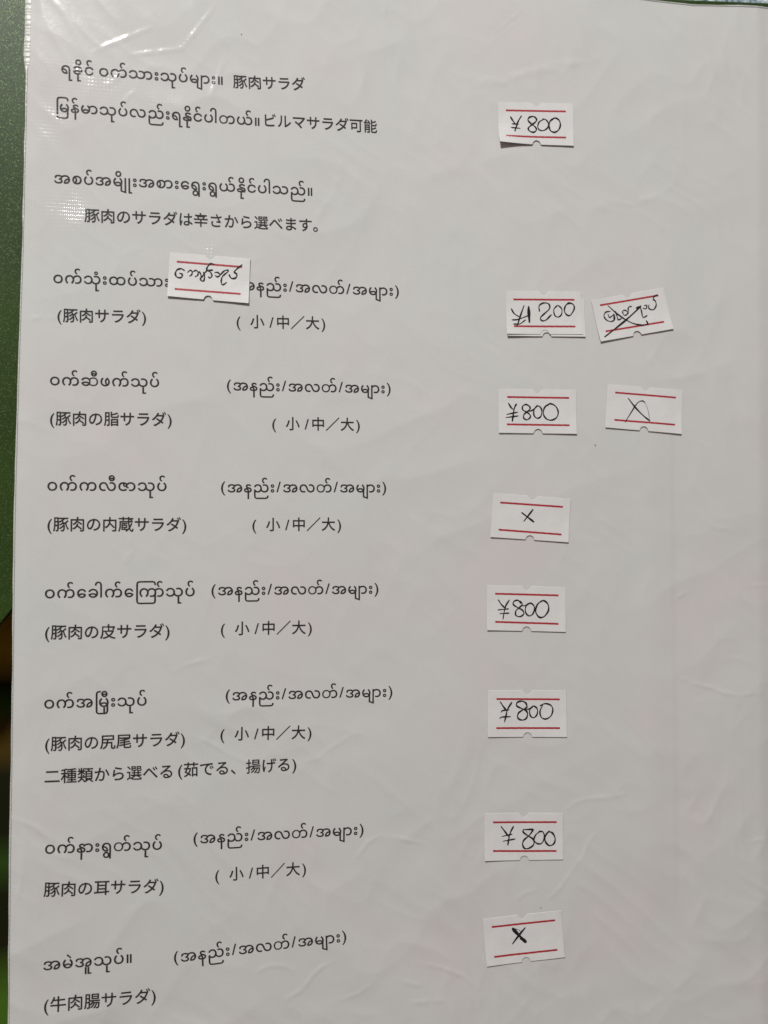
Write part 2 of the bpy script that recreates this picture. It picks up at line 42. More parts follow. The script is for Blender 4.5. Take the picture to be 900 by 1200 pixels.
GLYPHS = {"{na}":[630,[[288,-10,225,-8,174,-1,132,10,99,25,73,42,56,62,43,85,36,108,34,132,36,155,43,175,55,192,71,209,90,222,112,232,137,241,162,245,190,247,225,244,259,237,296,225,333,209,368,190,402,169,435,146,464,123,490,99,500,114,505,131,507,151,501,177,485,198,458,217,419,235,371,254,313,274,267,291,231,310,203,330,183,354,171,381,167,411,170,437,178,459,191,480,209,500,231,516,257,528,287,538,318,544,352,546,386,545,415,542,441,536,464,528,485,519,504,509,522,497,539,484,555,471,501,415,477,433,454,448,432,460,408,468,383,473,358,475,326,473,301,468,280,458,263,446,254,432,251,415,254,397,264,382,280,370,302,358,331,346,367,335,421,319,465,303,502,287,533,270,556,252,574,232,586,209,594,183,596,153,591,109,576,74,551,44,578,18,507,-16,480,6,441,-3,397,-8,349,-10],[268,63,359,63,377,63,394,64,409,66,391,80,371,95,347,111,321,127,294,142,266,154,236,165,209,171,183,173,163,172,146,168,132,162,120,153,114,142,112,128,116,110,128,95,148,82,177,71,217,65]]],"{ra}":[679,[[509,-467,509,266,506,306,499,341,486,373,469,402,448,426,424,446,394,460,362,469,327,472,285,468,248,456,216,436,189,408,168,375,154,336,236,319,303,287,358,240,400,175,424,99,432,9,416,4,399,0,381,-4,362,-7,343,-9,323,-10,270,-6,224,6,182,26,144,54,113,86,88,125,70,170,59,217,55,268,59,321,70,368,89,412,115,451,147,483,184,510,228,530,275,542,326,546,380,542,428,530,470,510,508,482,539,449,564,410,583,366,593,319,597,268,597,-467],[326,64,335,64,343,64,351,65,341,122,320,168,288,206,247,236,200,256,146,265,151,208,167,161,194,120,230,88,274,70]]],"{rm}":[229,[[296,-466,180,-441,113,-370,91,-252,91,789,115,910,183,980,296,1003,618,1003,734,978,802,907,824,789,824,760,735,760,735,806,732,843,723,873,708,898,685,917,657,927,623,931,292,931,256,927,228,916,208,898,193,873,184,842,181,806,181,-268,184,-306,193,-336,208,-361,229,-380,257,-390,292,-394,623,-394,658,-390,686,-379,708,-361,723,-335,732,-305,735,-268,735,153,824,153,824,-252,800,-373,732,-443,618,-466]]],"{rt}":[229,[[296,-466,180,-441,113,-370,91,-252,91,789,115,910,183,980,296,1003,379,1003,379,931,292,931,256,927,228,916,208,898,193,873,184,842,181,806,181,-268,184,-306,193,-336,208,-361,229,-380,257,-390,292,-394,624,-394,659,-390,687,-379,708,-361,723,-335,732,-305,735,-268,735,153,824,153,824,-252,800,-373,732,-443,619,-466]]],"{rw}":[229,[[296,-466,180,-441,113,-370,91,-252,91,789,115,910,183,980,296,1003,1072,1003,1188,978,1255,907,1277,789,1277,760,1188,760,1188,806,1185,843,1176,873,1161,898,1139,917,1111,927,1077,931,292,931,256,927,228,916,208,898,193,873,184,842,181,806,181,-268,184,-306,193,-336,208,-361,229,-380,257,-390,292,-394,1077,-394,1112,-390,1140,-379,1161,-361,1176,-335,1185,-305,1188,-268,1188,153,1277,153,1277,-252,1253,-373,1185,-443,1072,-466]]],"{u}":[261,[[81,-467,81,536,169,536,169,-399,295,-399,295,-467]]],"က":[1124,[[184,-10,160,8,139,30,118,55,100,84,85,115,72,148,62,185,57,221,55,258,59,314,71,364,92,408,119,449,152,482,191,510,236,530,282,542,332,546,382,542,426,531,466,514,503,489,534,460,560,426,589,463,621,492,658,516,701,533,745,543,792,546,848,542,896,529,940,509,979,481,1010,448,1036,410,1054,365,1065,318,1069,268,1065,213,1054,165,1036,122,1010,82,980,51,944,25,903,6,859,-5,811,-9,781,-8,755,-6,732,-3,710,2,690,9,670,17,702,83,730,72,761,66,796,64,849,70,892,89,928,119,956,161,973,209,978,266,972,324,956,373,930,414,893,446,847,465,793,471,751,467,714,455,682,436,652,409,624,377,597,339,603,312,606,285,607,258,603,197,591,144,570,96,543,54,513,19,478,-10,427,54,454,80,476,108,493,139,506,175,513,214,516,256,510,319,493,370,466,413,427,446,383,465,332,471,279,464,234,445,197,414,168,369,152,317,146,256,149,212,156,174,169,139,187,107,209,79,235,54]]],"ခ":[676,[[325,-10,281,-7,241,1,202,14,166,32,135,54,107,80,83,111,65,145,52,182,98,210,141,232,182,248,225,260,266,267,309,269,352,267,391,261,428,250,462,236,493,220,521,201,526,224,529,247,530,270,527,310,519,345,504,376,485,405,461,428,434,447,401,461,366,469,327,472,284,468,245,458,210,440,177,416,151,385,130,347,60,383,84,429,117,468,160,501,211,526,265,541,325,546,384,542,436,530,482,510,523,482,557,449,584,410,605,365,617,319,621,269,617,218,605,171,585,128,557,88,523,55,483,28,435,6,383,-6],[147,154,169,126,195,104,224,86,256,74,291,66,328,64,365,66,397,73,426,84,451,99,471,116,489,136,465,153,439,167,411,180,379,189,344,194,306,196,276,195,248,190,221,184,194,174,170,165]]],"င":[650,[[341,-10,283,-6,232,6,187,26,147,54,115,87,89,126,70,171,59,218,55,269,59,321,71,367,90,410,118,450,151,483,190,510,236,530,286,542,341,546,381,544,417,537,452,526,485,510,514,491,540,468,564,442,582,414,595,383,525,347,505,386,480,416,450,440,415,458,379,469,339,472,301,469,267,461,236,446,209,427,187,403,170,376,156,343,149,308,146,270,149,231,157,196,171,164,190,134,213,110,240,90,271,76,303,67,339,64,380,68,416,78,450,96,481,120,505,151,525,189,595,153,581,122,563,94,540,68,513,45,484,26,452,10,416,-1,380,-8]]],"စ":[674,[[334,-10,279,-6,230,6,186,26,147,54,115,87,90,126,70,171,59,218,55,268,59,320,70,367,90,410,116,450,149,483,188,510,233,530,283,542,337,546,392,542,441,530,486,510,525,482,558,450,584,412,604,367,615,319,619,268,615,215,603,168,583,124,555,84,522,52,482,26,436,5,387,-6],[334,63,372,66,406,74,436,88,464,108,486,132,504,160,518,193,525,228,528,266,522,325,504,374,476,416,436,447,389,466,335,472,308,470,282,465,257,457,280,431,299,404,316,374,329,340,336,304,339,265,337,226,329,192,318,160,301,129,283,102,261,77,285,69,309,65],[136,266,138,236,143,208,152,182,165,157,180,136,197,117,231,161,251,210,258,265,256,293,251,319,242,345,230,370,214,394,195,416,177,396,163,374,152,350,143,323,138,295]]],"ဆ":[1127,[[325,-10,281,-7,241,1,202,14,166,32,135,54,107,80,83,111,65,145,52,182,98,210,141,232,182,248,225,260,266,267,309,269,352,267,391,261,428,250,462,236,493,220,521,201,526,224,529,247,530,270,527,310,519,345,504,376,485,405,461,428,434,447,401,461,366,469,327,472,284,468,245,458,210,440,177,416,151,385,130,347,60,383,84,429,117,468,159,501,210,526,265,541,325,546,373,543,417,535,457,521,494,502,526,479,554,453,586,482,619,505,654,522,694,536,738,543,788,546,844,542,893,530,938,510,977,483,1010,451,1036,412,1057,367,1068,319,1072,268,1068,214,1056,167,1036,124,1007,84,974,52,934,26,888,5,839,-6,785,-10,734,-7,689,2,648,16,612,36,581,58,555,85,527,57,495,34,458,16,417,1,373,-7],[621,269,618,228,611,190,598,153,619,128,645,107,674,89,709,75,745,67,784,64,841,70,889,89,928,120,958,161,975,210,981,266,975,326,958,376,930,416,892,448,845,466,790,472,751,470,716,464,682,454,651,437,623,415,597,385,611,347,618,309],[147,154,169,126,195,104,224,86,256,74,291,66,328,64,365,66,397,73,426,84,451,99,471,116,489,136,465,153,439,167,411,180,379,189,344,194,306,196,276,195,248,190,221,184,194,174,170,165]]],"ဇ":[684,[[336,-10,275,-5,223,8,178,29,139,58,109,92,86,132,68,177,58,222,55,269,59,322,71,369,90,412,118,452,150,484,189,510,234,531,283,542,336,546,384,544,427,537,466,527,503,512,533,493,558,469,577,440,588,407,592,370,592,362,592,353,591,342,590,332,590,321,589,312,588,303,588,296,588,291,590,272,596,258,606,248,620,243,639,239,663,238,663,165,645,165,607,168,576,178,552,194,534,215,522,240,517,270,500,264,481,260,460,259,425,263,395,274,370,293,349,318,337,346,333,378,335,398,339,415,346,431,356,446,367,458,379,469,364,471,349,472,335,472,298,469,266,461,236,448,209,429,187,406,170,379,156,347,149,314,146,277,151,216,167,165,192,122,230,89,279,70,341,64,408,70,462,89,506,119,565,59,538,40,508,24,472,10,430,-1,385,-8],[459,324,474,326,487,331,498,340,508,352,513,365,515,379,513,394,508,407,498,418,487,427,473,432,459,434,445,432,432,427,420,418,411,406,406,393,404,379,406,364,411,351,420,340,432,331,445,326]]],"ည":[1109,[[333,-10,305,-8,278,-4,252,3,226,13,202,25,180,39,180,-269,183,-307,192,-337,207,-362,229,-380,257,-390,292,-394,851,-394,887,-390,915,-379,936,-362,951,-336,960,-306,963,-269,963,-253,1052,-253,1052,-256,1028,-375,960,-444,847,-467,296,-467,180,-442,113,-371,91,-253,91,153,161,189,181,150,205,120,234,96,267,78,301,67,335,64,370,67,401,76,429,90,454,111,475,135,491,164,503,197,511,232,513,270,508,327,492,375,466,416,430,448,387,466,335,472,300,468,266,458,234,440,205,416,181,385,161,347,91,383,105,415,123,443,146,468,172,491,200,510,231,526,265,537,298,544,333,546,388,542,436,530,478,510,516,482,547,449,572,410,590,366,600,319,604,269,603,242,600,217,596,193,619,153,644,121,672,96,705,78,742,68,784,64,836,71,880,90,915,121,942,164,958,213,963,270,957,329,941,377,914,418,878,448,835,466,786,472,751,470,721,464,694,454,662,520,682,529,702,535,722,540,746,543,772,545,800,546,848,542,892,531,932,512,968,486,997,454,1022,416,1040,370,1050,322,1054,268,1050,216,1039,168,1020,125,994,85,963,53,926,26,882,6,835,-6,783,-10,738,-7,696,3,657,18,620,41,588,69,561,104,535,71,505,43,470,20,428,3,383,-7]]],"တ":[1124,[[324,-10,272,-6,226,6,184,26,145,54,114,87,89,126,70,171,59,218,55,268,59,320,70,367,89,410,115,450,147,483,184,510,229,530,276,542,327,546,378,542,424,532,466,514,503,491,534,463,560,430,589,466,622,494,660,516,702,533,746,543,792,546,847,542,896,529,939,509,978,481,1010,448,1035,410,1054,365,1065,318,1069,268,1065,213,1054,165,1036,122,1010,82,980,50,944,24,902,5,858,-6,810,-10,780,-9,754,-7,731,-4,709,1,689,8,669,16,701,82,729,72,761,66,796,64,848,70,892,88,928,118,956,160,973,209,978,266,972,325,956,374,928,416,891,447,846,466,794,472,756,468,720,457,685,438,652,412,623,381,598,343,603,317,606,291,607,264,603,212,591,165,572,122,545,83,512,51,474,25,428,5,378,-6],[327,64,383,70,429,89,466,119,493,160,510,208,515,262,509,322,493,372,466,414,429,447,383,466,328,472,293,469,262,461,234,446,207,427,186,403,169,375,156,342,149,306,146,266,149,226,157,191,170,160,188,131,210,108,236,89,265,75,295,67]]],"ထ":[1125,[[329,-10,276,-6,228,6,185,26,146,54,114,87,89,126,70,171,59,218,55,268,59,320,70,367,90,410,116,450,148,483,186,510,231,530,279,542,332,546,380,543,423,533,462,518,499,496,529,471,555,441,587,473,620,499,656,519,696,534,741,542,792,545,847,541,896,529,940,508,979,481,1010,448,1036,410,1055,365,1066,318,1070,268,1066,215,1055,168,1036,124,1009,84,976,52,938,26,892,5,842,-6,787,-10,736,-7,692,3,652,18,615,40,584,66,557,97,529,65,498,40,462,18,420,2,376,-7],[332,64,386,70,431,89,468,120,495,162,512,210,517,266,511,325,495,374,468,415,431,447,386,466,333,472,280,466,235,447,198,416,168,374,152,324,146,266,149,226,157,191,170,160,189,131,211,108,237,89,267,75,298,67],[609,268,607,235,603,205,596,175,616,143,641,116,671,94,707,76,746,66,788,63,844,70,890,88,928,120,957,162,973,210,979,266,973,326,957,376,930,416,893,448,848,466,794,472,754,469,717,462,684,450,651,429,622,401,595,363,603,332,607,300]]],"န":[570,[[267,-467,267,-10,233,-10,168,-5,118,8,81,30,54,60,39,94,34,132,36,159,43,182,54,204,70,223,88,238,110,251,134,261,159,266,185,268,236,262,276,245,307,218,330,177,346,126,354,64,383,69,406,77,425,88,439,104,447,125,450,151,445,175,432,197,409,215,377,233,338,250,292,267,246,285,211,305,184,326,166,351,156,378,152,410,155,436,162,458,174,480,191,499,210,515,232,528,257,538,283,544,310,546,339,545,365,542,386,538,407,531,425,523,442,512,458,500,475,486,493,470,441,414,419,434,399,449,381,460,361,468,339,473,314,474,293,472,275,466,259,457,246,444,239,430,236,414,240,394,250,378,266,364,291,352,322,339,360,325,397,312,428,298,456,284,480,269,500,251,515,232,526,209,533,183,535,153,529,106,513,68,485,38,448,15,405,0,356,-8,356,-467],[231,63,267,63,267,64,264,106,256,139,242,164,223,181,202,191,178,194,162,192,147,187,132,179,121,167,114,151,112,131,116,111,126,95,142,82,166,71,196,65]]],"ပ":[676,[[338,-10,284,-6,236,7,192,27,152,55,119,89,92,129,71,175,59,225,55,278,59,333,71,384,90,432,117,478,148,515,184,546,235,482,208,457,186,429,169,398,156,362,149,323,146,280,152,217,170,165,199,122,239,89,285,70,338,64,393,71,438,90,476,122,506,167,523,219,529,280,526,324,518,363,504,398,485,429,462,457,433,482,483,546,510,526,534,503,556,476,575,447,591,416,604,383,614,348,619,313,621,278,617,223,604,173,584,128,556,87,522,54,483,26,438,6,390,-6]]],"ဖ":[675,[[337,-10,283,-6,235,7,192,27,151,55,119,89,92,129,71,175,59,225,55,278,59,333,71,384,90,432,117,478,148,515,184,546,235,482,208,457,186,429,169,398,156,362,149,323,146,280,149,237,157,199,170,166,189,135,211,110,238,90,269,76,301,67,337,64,363,66,387,70,411,77,390,104,371,134,355,167,342,205,335,244,332,287,336,343,348,392,368,436,396,478,431,513,473,545,518,510,554,471,582,428,604,379,616,329,620,278,616,223,603,173,583,128,555,87,522,54,482,26,437,6,389,-6],[412,287,414,255,419,224,428,195,441,166,457,141,476,119,494,140,509,162,522,188,532,217,537,247,539,280,537,313,531,343,521,370,507,397,492,421,474,443,453,421,437,398,426,375,418,349,414,320]]],"မ":[676,[[338,-10,284,-6,236,7,192,27,152,55,119,89,92,129,71,175,59,225,55,278,59,333,71,384,90,432,117,478,148,515,184,546,235,482,208,457,186,429,169,398,156,362,149,323,146,280,147,256,150,234,154,212,179,232,205,249,234,262,266,272,300,278,337,280,374,278,408,272,440,262,469,248,496,231,521,211,526,233,528,256,529,280,526,324,518,363,504,398,485,429,462,457,433,482,483,546,510,526,534,503,556,476,575,447,591,416,604,383,614,348,619,313,621,278,617,223,604,173,584,128,556,87,522,54,483,26,438,6,390,-6],[337,209,279,201,228,180,182,144,201,120,222,101,247,85,275,73,306,66,338,64,371,66,401,73,428,85,454,101,475,121,493,144,471,164,448,180,423,192,395,202,367,207]]],"ယ":[1126,[[333,-10,281,-6,234,7,191,27,151,55,118,89,92,129,71,175,59,225,55,278,59,333,71,384,90,432,117,478,148,515,184,546,235,482,208,457,186,429,169,398,156,362,149,323,146,280,149,237,157,199,170,166,188,135,210,110,236,90,266,76,298,67,333,64,368,67,400,76,428,90,455,111,476,136,494,166,507,201,514,238,517,280,514,324,506,363,494,398,475,429,453,457,426,482,476,546,503,526,526,503,546,476,565,447,580,416,592,383,602,348,607,313,609,278,608,248,605,220,599,193,625,154,654,123,686,98,722,79,758,68,795,64,849,71,893,89,930,120,957,163,974,213,979,270,973,329,957,377,929,418,891,448,848,466,797,472,761,470,730,464,702,454,670,520,690,529,711,535,732,540,756,543,782,545,811,546,861,542,905,531,945,512,982,485,1012,453,1036,415,1055,370,1066,322,1070,268,1066,217,1055,170,1036,127,1010,87,978,54,940,27,895,6,847,-6,793,-10,745,-7,701,3,660,20,621,43,588,72,560,107,533,72,501,44,465,21,423,4,380,-7]]],"ရ":[689,[[509,-467,509,266,506,306,499,341,486,373,469,402,448,426,424,446,394,460,362,469,327,472,285,468,248,456,216,436,189,408,168,375,154,336,236,319,303,287,358,240,400,175,424,99,432,9,416,4,399,0,381,-4,362,-7,343,-9,323,-10,270,-6,224,6,182,26,144,54,113,86,88,125,70,170,59,217,55,268,59,321,70,368,89,412,115,451,147,483,184,510,228,530,275,542,326,546,380,542,428,530,470,510,508,482,539,449,564,410,583,366,593,319,597,268,597,-399,722,-399,722,-467],[326,64,334,64,342,64,350,65,339,122,318,169,287,207,246,237,200,256,146,265,151,208,167,161,194,120,230,88,274,70]]],"လ":[1126,[[309,-10,261,-6,217,5,178,24,141,51,112,83,88,122,69,166,59,215,55,268,59,319,70,366,88,409,114,449,145,482,182,509,225,530,273,542,326,546,375,542,418,531,456,512,491,487,521,457,547,421,570,380,588,337,602,290,624,222,650,167,680,123,716,90,760,71,810,65,842,68,870,76,896,90,921,109,941,133,958,162,970,195,978,231,980,270,974,329,958,378,932,418,895,448,852,466,803,472,768,470,738,464,711,454,679,520,699,529,719,535,740,540,763,543,789,545,817,546,865,542,909,531,948,512,984,486,1014,454,1038,416,1057,370,1067,322,1071,268,1067,216,1056,169,1038,126,1012,86,981,53,944,26,902,6,856,-6,807,-10,734,-2,674,20,626,56,585,108,551,171,524,245,498,320,469,377,439,419,404,448,365,465,321,471,271,464,229,446,194,414,167,372,151,323,146,266,152,208,168,159,194,119,231,88,274,70,323,64,358,66,389,72,415,82,447,16,427,7,407,1,386,-4,363,-7,337,-9]]],"ဝ":[674,[[334,-10,279,-6,230,6,186,26,147,54,115,87,90,126,70,171,59,218,55,268,59,320,70,367,90,410,116,450,149,483,188,510,233,530,283,542,337,546,393,542,442,529,486,509,526,481,559,448,584,409,604,364,615,318,619,268,615,215,603,168,583,124,555,84,522,52,482,26,436,5,387,-6],[337,64,375,67,408,75,438,90,464,109,486,133,504,160,517,193,524,228,527,266,521,325,504,374,476,415,438,447,392,466,338,472,282,466,236,447,198,416,169,374,152,324,146,266,149,226,157,191,170,160,189,131,212,108,238,89,269,75,302,67]]],"သ":[1127,[[305,-10,247,-5,195,10,147,35,105,69,73,108,50,153,120,189,141,150,166,120,195,96,229,78,266,67,306,64,344,67,378,76,408,92,435,112,457,137,474,166,488,198,495,233,498,270,495,310,487,345,474,376,455,404,433,428,407,446,376,461,343,469,306,472,265,468,228,458,195,440,165,416,140,385,120,347,50,383,74,430,106,469,147,502,196,527,248,541,304,546,361,542,411,530,456,510,495,483,528,450,554,412,574,369,585,323,589,273,588,246,585,221,580,196,605,160,633,129,664,102,700,81,740,69,786,65,825,68,859,77,890,91,918,111,940,135,958,164,971,197,978,232,981,270,975,328,958,377,929,417,890,448,844,466,790,472,752,470,719,464,690,454,658,520,678,529,700,535,722,540,747,543,774,545,804,546,855,542,901,531,942,512,981,485,1012,453,1038,415,1057,370,1068,322,1072,268,1068,214,1055,167,1035,124,1007,84,973,52,933,26,886,5,837,-6,783,-10,733,-7,687,3,645,20,605,44,571,73,542,109,516,75,485,47,448,23,405,4,357,-6]]],"အ":[1068,[[300,-10,238,-5,185,8,139,30,100,60,70,97,49,140,119,176,138,139,161,110,190,89,225,74,261,65,300,62,355,65,397,73,429,88,452,107,465,130,469,157,466,179,456,199,440,217,416,232,385,240,348,243,336,243,336,315,341,315,370,318,396,325,420,337,439,354,450,374,454,397,452,417,444,433,432,446,417,456,399,463,378,468,355,471,332,473,308,474,284,473,261,471,239,466,218,461,200,453,185,444,173,433,166,419,164,404,166,392,170,381,177,372,108,334,101,345,95,356,89,367,84,379,82,392,81,407,88,446,109,480,142,508,189,529,244,542,308,546,357,544,400,538,436,528,468,515,494,499,513,480,538,499,567,514,599,528,637,538,677,544,722,546,778,542,828,530,874,510,915,482,948,450,976,411,997,366,1009,319,1013,268,1009,216,998,169,980,126,954,86,924,53,887,26,844,6,797,-6,745,-10,725,-9,706,-7,687,-4,669,0,652,4,636,9,644,100,669,176,710,238,766,288,833,320,912,336,896,377,873,410,844,436,806,456,765,467,718,471,681,469,647,463,617,454,588,440,562,423,538,402,535,373,526,349,512,330,493,313,468,299,438,287,438,282,478,267,508,250,530,229,545,204,554,177,557,146,549,99,527,61,491,30,439,8,376,-6],[736,64,793,70,839,89,874,120,901,162,916,210,921,265,865,254,817,234,778,205,747,166,728,119,719,64,722,64,725,64,728,64,731,64,733,64]]],"ါ":[267,[[91,0,91,780,88,825,78,862,62,894,38,917,8,931,-29,936,-63,932,-92,919,-116,899,-135,869,-145,832,-149,787,-149,771,-234,771,-234,785,-231,828,-223,866,-208,900,-189,931,-165,956,-136,976,-103,991,-68,1000,-29,1003,32,996,82,975,122,940,153,892,170,834,176,766,176,0]]],"ာ":[455,[[146,-10,117,-9,91,-7,68,-4,47,1,27,8,8,16,40,82,68,72,98,66,132,64,184,71,227,89,262,120,289,163,304,213,309,271,306,310,298,344,285,376,266,404,244,428,216,447,184,462,150,470,112,473,73,470,35,460,-2,444,-41,421,-77,391,-113,353,-165,408,-127,448,-87,481,-45,508,3,530,54,542,111,546,166,542,215,530,260,510,302,482,336,449,364,411,385,367,397,320,401,270,397,217,386,169,367,126,341,85,311,53,276,26,235,6,192,-6]]],"ိ":[0,[[-306,626,-341,629,-373,637,-401,651,-427,670,-448,692,-464,718,-477,749,-485,780,-487,814,-484,848,-477,879,-464,908,-447,935,-426,958,-401,976,-371,991,-339,999,-304,1002,-267,999,-235,990,-206,976,-180,956,-159,933,-142,906,-130,876,-122,844,-120,810,-123,776,-130,745,-143,716,-161,690,-182,669,-208,650,-238,637,-270,629],[-303,693,-274,697,-250,708,-229,726,-213,750,-203,777,-200,808,-203,843,-212,873,-228,898,-249,919,-274,931,-303,935,-334,931,-359,919,-380,900,-395,874,-404,845,-407,812,-404,779,-394,751,-379,727,-358,708,-333,697]]],"ီ":[0,[[-306,626,-341,629,-373,637,-401,651,-427,670,-448,692,-464,718,-477,749,-485,780,-487,814,-484,848,-477,879,-464,908,-447,935,-426,958,-401,976,-371,991,-339,999,-304,1002,-267,999,-235,990,-206,976,-180,956,-159,933,-142,906,-130,876,-122,844,-120,810,-123,776,-130,745,-143,716,-161,690,-182,669,-208,650,-238,637,-270,629],[-407,812,-407,807,-407,803,-406,798,-392,809,-378,819,-362,827,-343,833,-324,837,-303,838,-282,837,-263,834,-246,828,-229,820,-214,811,-200,800,-200,801,-200,804,-200,808,-203,843,-212,873,-228,898,-249,919,-274,931,-303,935,-334,931,-359,919,-380,900,-395,874,-404,845],[-303,693,-285,695,-268,699,-254,706,-240,716,-229,727,-219,740,-232,750,-244,757,-258,764,-273,769,-287,772,-303,773,-318,772,-333,769,-347,764,-361,757,-375,749,-388,739,-365,713,-337,698]]],"ု":[0,[[-368,-467,-368,-49,-279,-49,-279,-399,-154,-399,-154,-467]]],"ူ":[0,[[-287,-467,-287,-49,-199,-49,-199,-399,-74,-399,-74,-467],[-448,-467,-448,-49,-360,-49,-360,-467]]],"ေ":[618,[[326,-10,273,-6,226,7,184,28,145,56,113,89,87,128,67,173,56,219,52,269,56,320,68,367,88,410,115,450,147,483,185,510,229,530,276,542,326,546,387,541,438,526,483,501,521,467,549,428,568,383,498,347,481,386,460,416,434,440,402,458,366,469,324,472,291,469,261,461,233,447,207,428,185,404,168,376,154,344,146,309,143,270,144,246,147,223,152,201,180,221,210,237,242,250,276,261,309,267,342,269,388,267,429,260,466,248,503,232,539,210,576,182,558,126,530,80,492,42,443,13,388,-4],[345,196,314,194,285,188,258,179,230,166,205,152,182,135,198,115,217,98,239,84,264,72,292,66,323,64,361,67,394,74,421,86,445,104,465,127,481,154,464,165,445,175,426,184,402,191,375,195]]],"ဲ":[0,[[-196,607,-396,803,-345,858,-147,664]]],"ံ":[0,[[-324,628,-355,631,-381,640,-403,656,-420,677,-430,703,-433,734,-430,765,-420,791,-403,812,-380,828,-354,837,-324,840,-293,837,-267,828,-244,812,-227,791,-216,766,-213,735,-217,703,-227,677,-244,656,-268,640,-294,631],[-323,681,-308,683,-296,687,-285,695,-277,706,-272,719,-270,734,-272,750,-277,763,-285,773,-296,781,-309,785,-323,787,-338,785,-350,781,-361,773,-369,762,-374,749,-376,734,-374,718,-370,705,-362,695,-352,687,-339,683]]],"း":[346,[[172,324,141,327,115,336,93,352,76,373,66,399,63,430,66,461,76,487,93,508,116,524,142,533,172,536,203,533,229,523,252,508,269,487,280,461,283,431,279,399,269,373,252,352,228,336,202,327],[173,377,188,379,200,383,211,391,219,402,224,415,226,430,224,446,219,459,211,469,200,477,187,481,173,483,158,481,146,477,135,469,127,458,122,445,120,430,126,400,144,383],[172,-11,141,-8,115,1,93,16,76,38,66,64,63,95,66,126,76,152,93,173,116,189,142,198,172,201,203,198,229,188,252,173,269,152,280,126,283,96,279,64,269,38,252,17,228,1,202,-8],[173,42,188,44,200,48,211,56,219,67,224,80,226,95,224,111,219,124,211,134,200,142,187,146,173,148,158,146,146,142,135,134,127,123,122,110,120,95,122,79,126,66,134,56,144,48,157,44]]],"်":[0,[[-371,626,-403,648,-431,673,-454,704,-472,739,-483,777,-486,819,-483,856,-475,888,-462,917,-444,943,-422,963,-397,980,-368,992,-337,1000,-304,1002,-271,1000,-240,993,-212,981,-187,965,-166,945,-149,921,-206,877,-218,894,-231,908,-247,920,-265,928,-283,933,-303,935,-334,931,-359,920,-379,901,-394,876,-403,849,-406,819,-403,786,-395,757,-382,732,-364,711,-346,693,-327,678]]],"ျ":[257,[[176,-467,-165,-346,-165,153,-80,153,-80,-303,91,-365,91,536,176,536]]],"ွ":[0,[[-328,-425,-364,-422,-395,-414,-424,-400,-449,-382,-470,-359,-486,-333,-499,-303,-507,-271,-509,-237,-506,-202,-499,-170,-486,-140,-469,-114,-448,-92,-423,-74,-393,-60,-361,-52,-326,-49,-289,-52,-256,-61,-227,-75,-201,-95,-181,-118,-164,-144,-152,-175,-144,-207,-142,-241,-145,-274,-152,-304,-164,-332,-182,-359,-203,-381,-228,-400,-259,-414,-292,-422],[-325,-357,-296,-353,-272,-342,-251,-324,-235,-300,-225,-273,-222,-242,-225,-207,-234,-178,-250,-152,-271,-132,-296,-121,-325,-117,-356,-121,-381,-132,-402,-152,-418,-177,-427,-206,-430,-240,-427,-272,-417,-300,-402,-324,-380,-342,-355,-353]]],"ှ":[0,[[-482,-467,-482,-399,-357,-399,-357,-49,-269,-49,-269,-467]]],"။":[462,[[91,0,91,536,179,536,179,0],[282,0,282,536,370,536,370,0]]]}
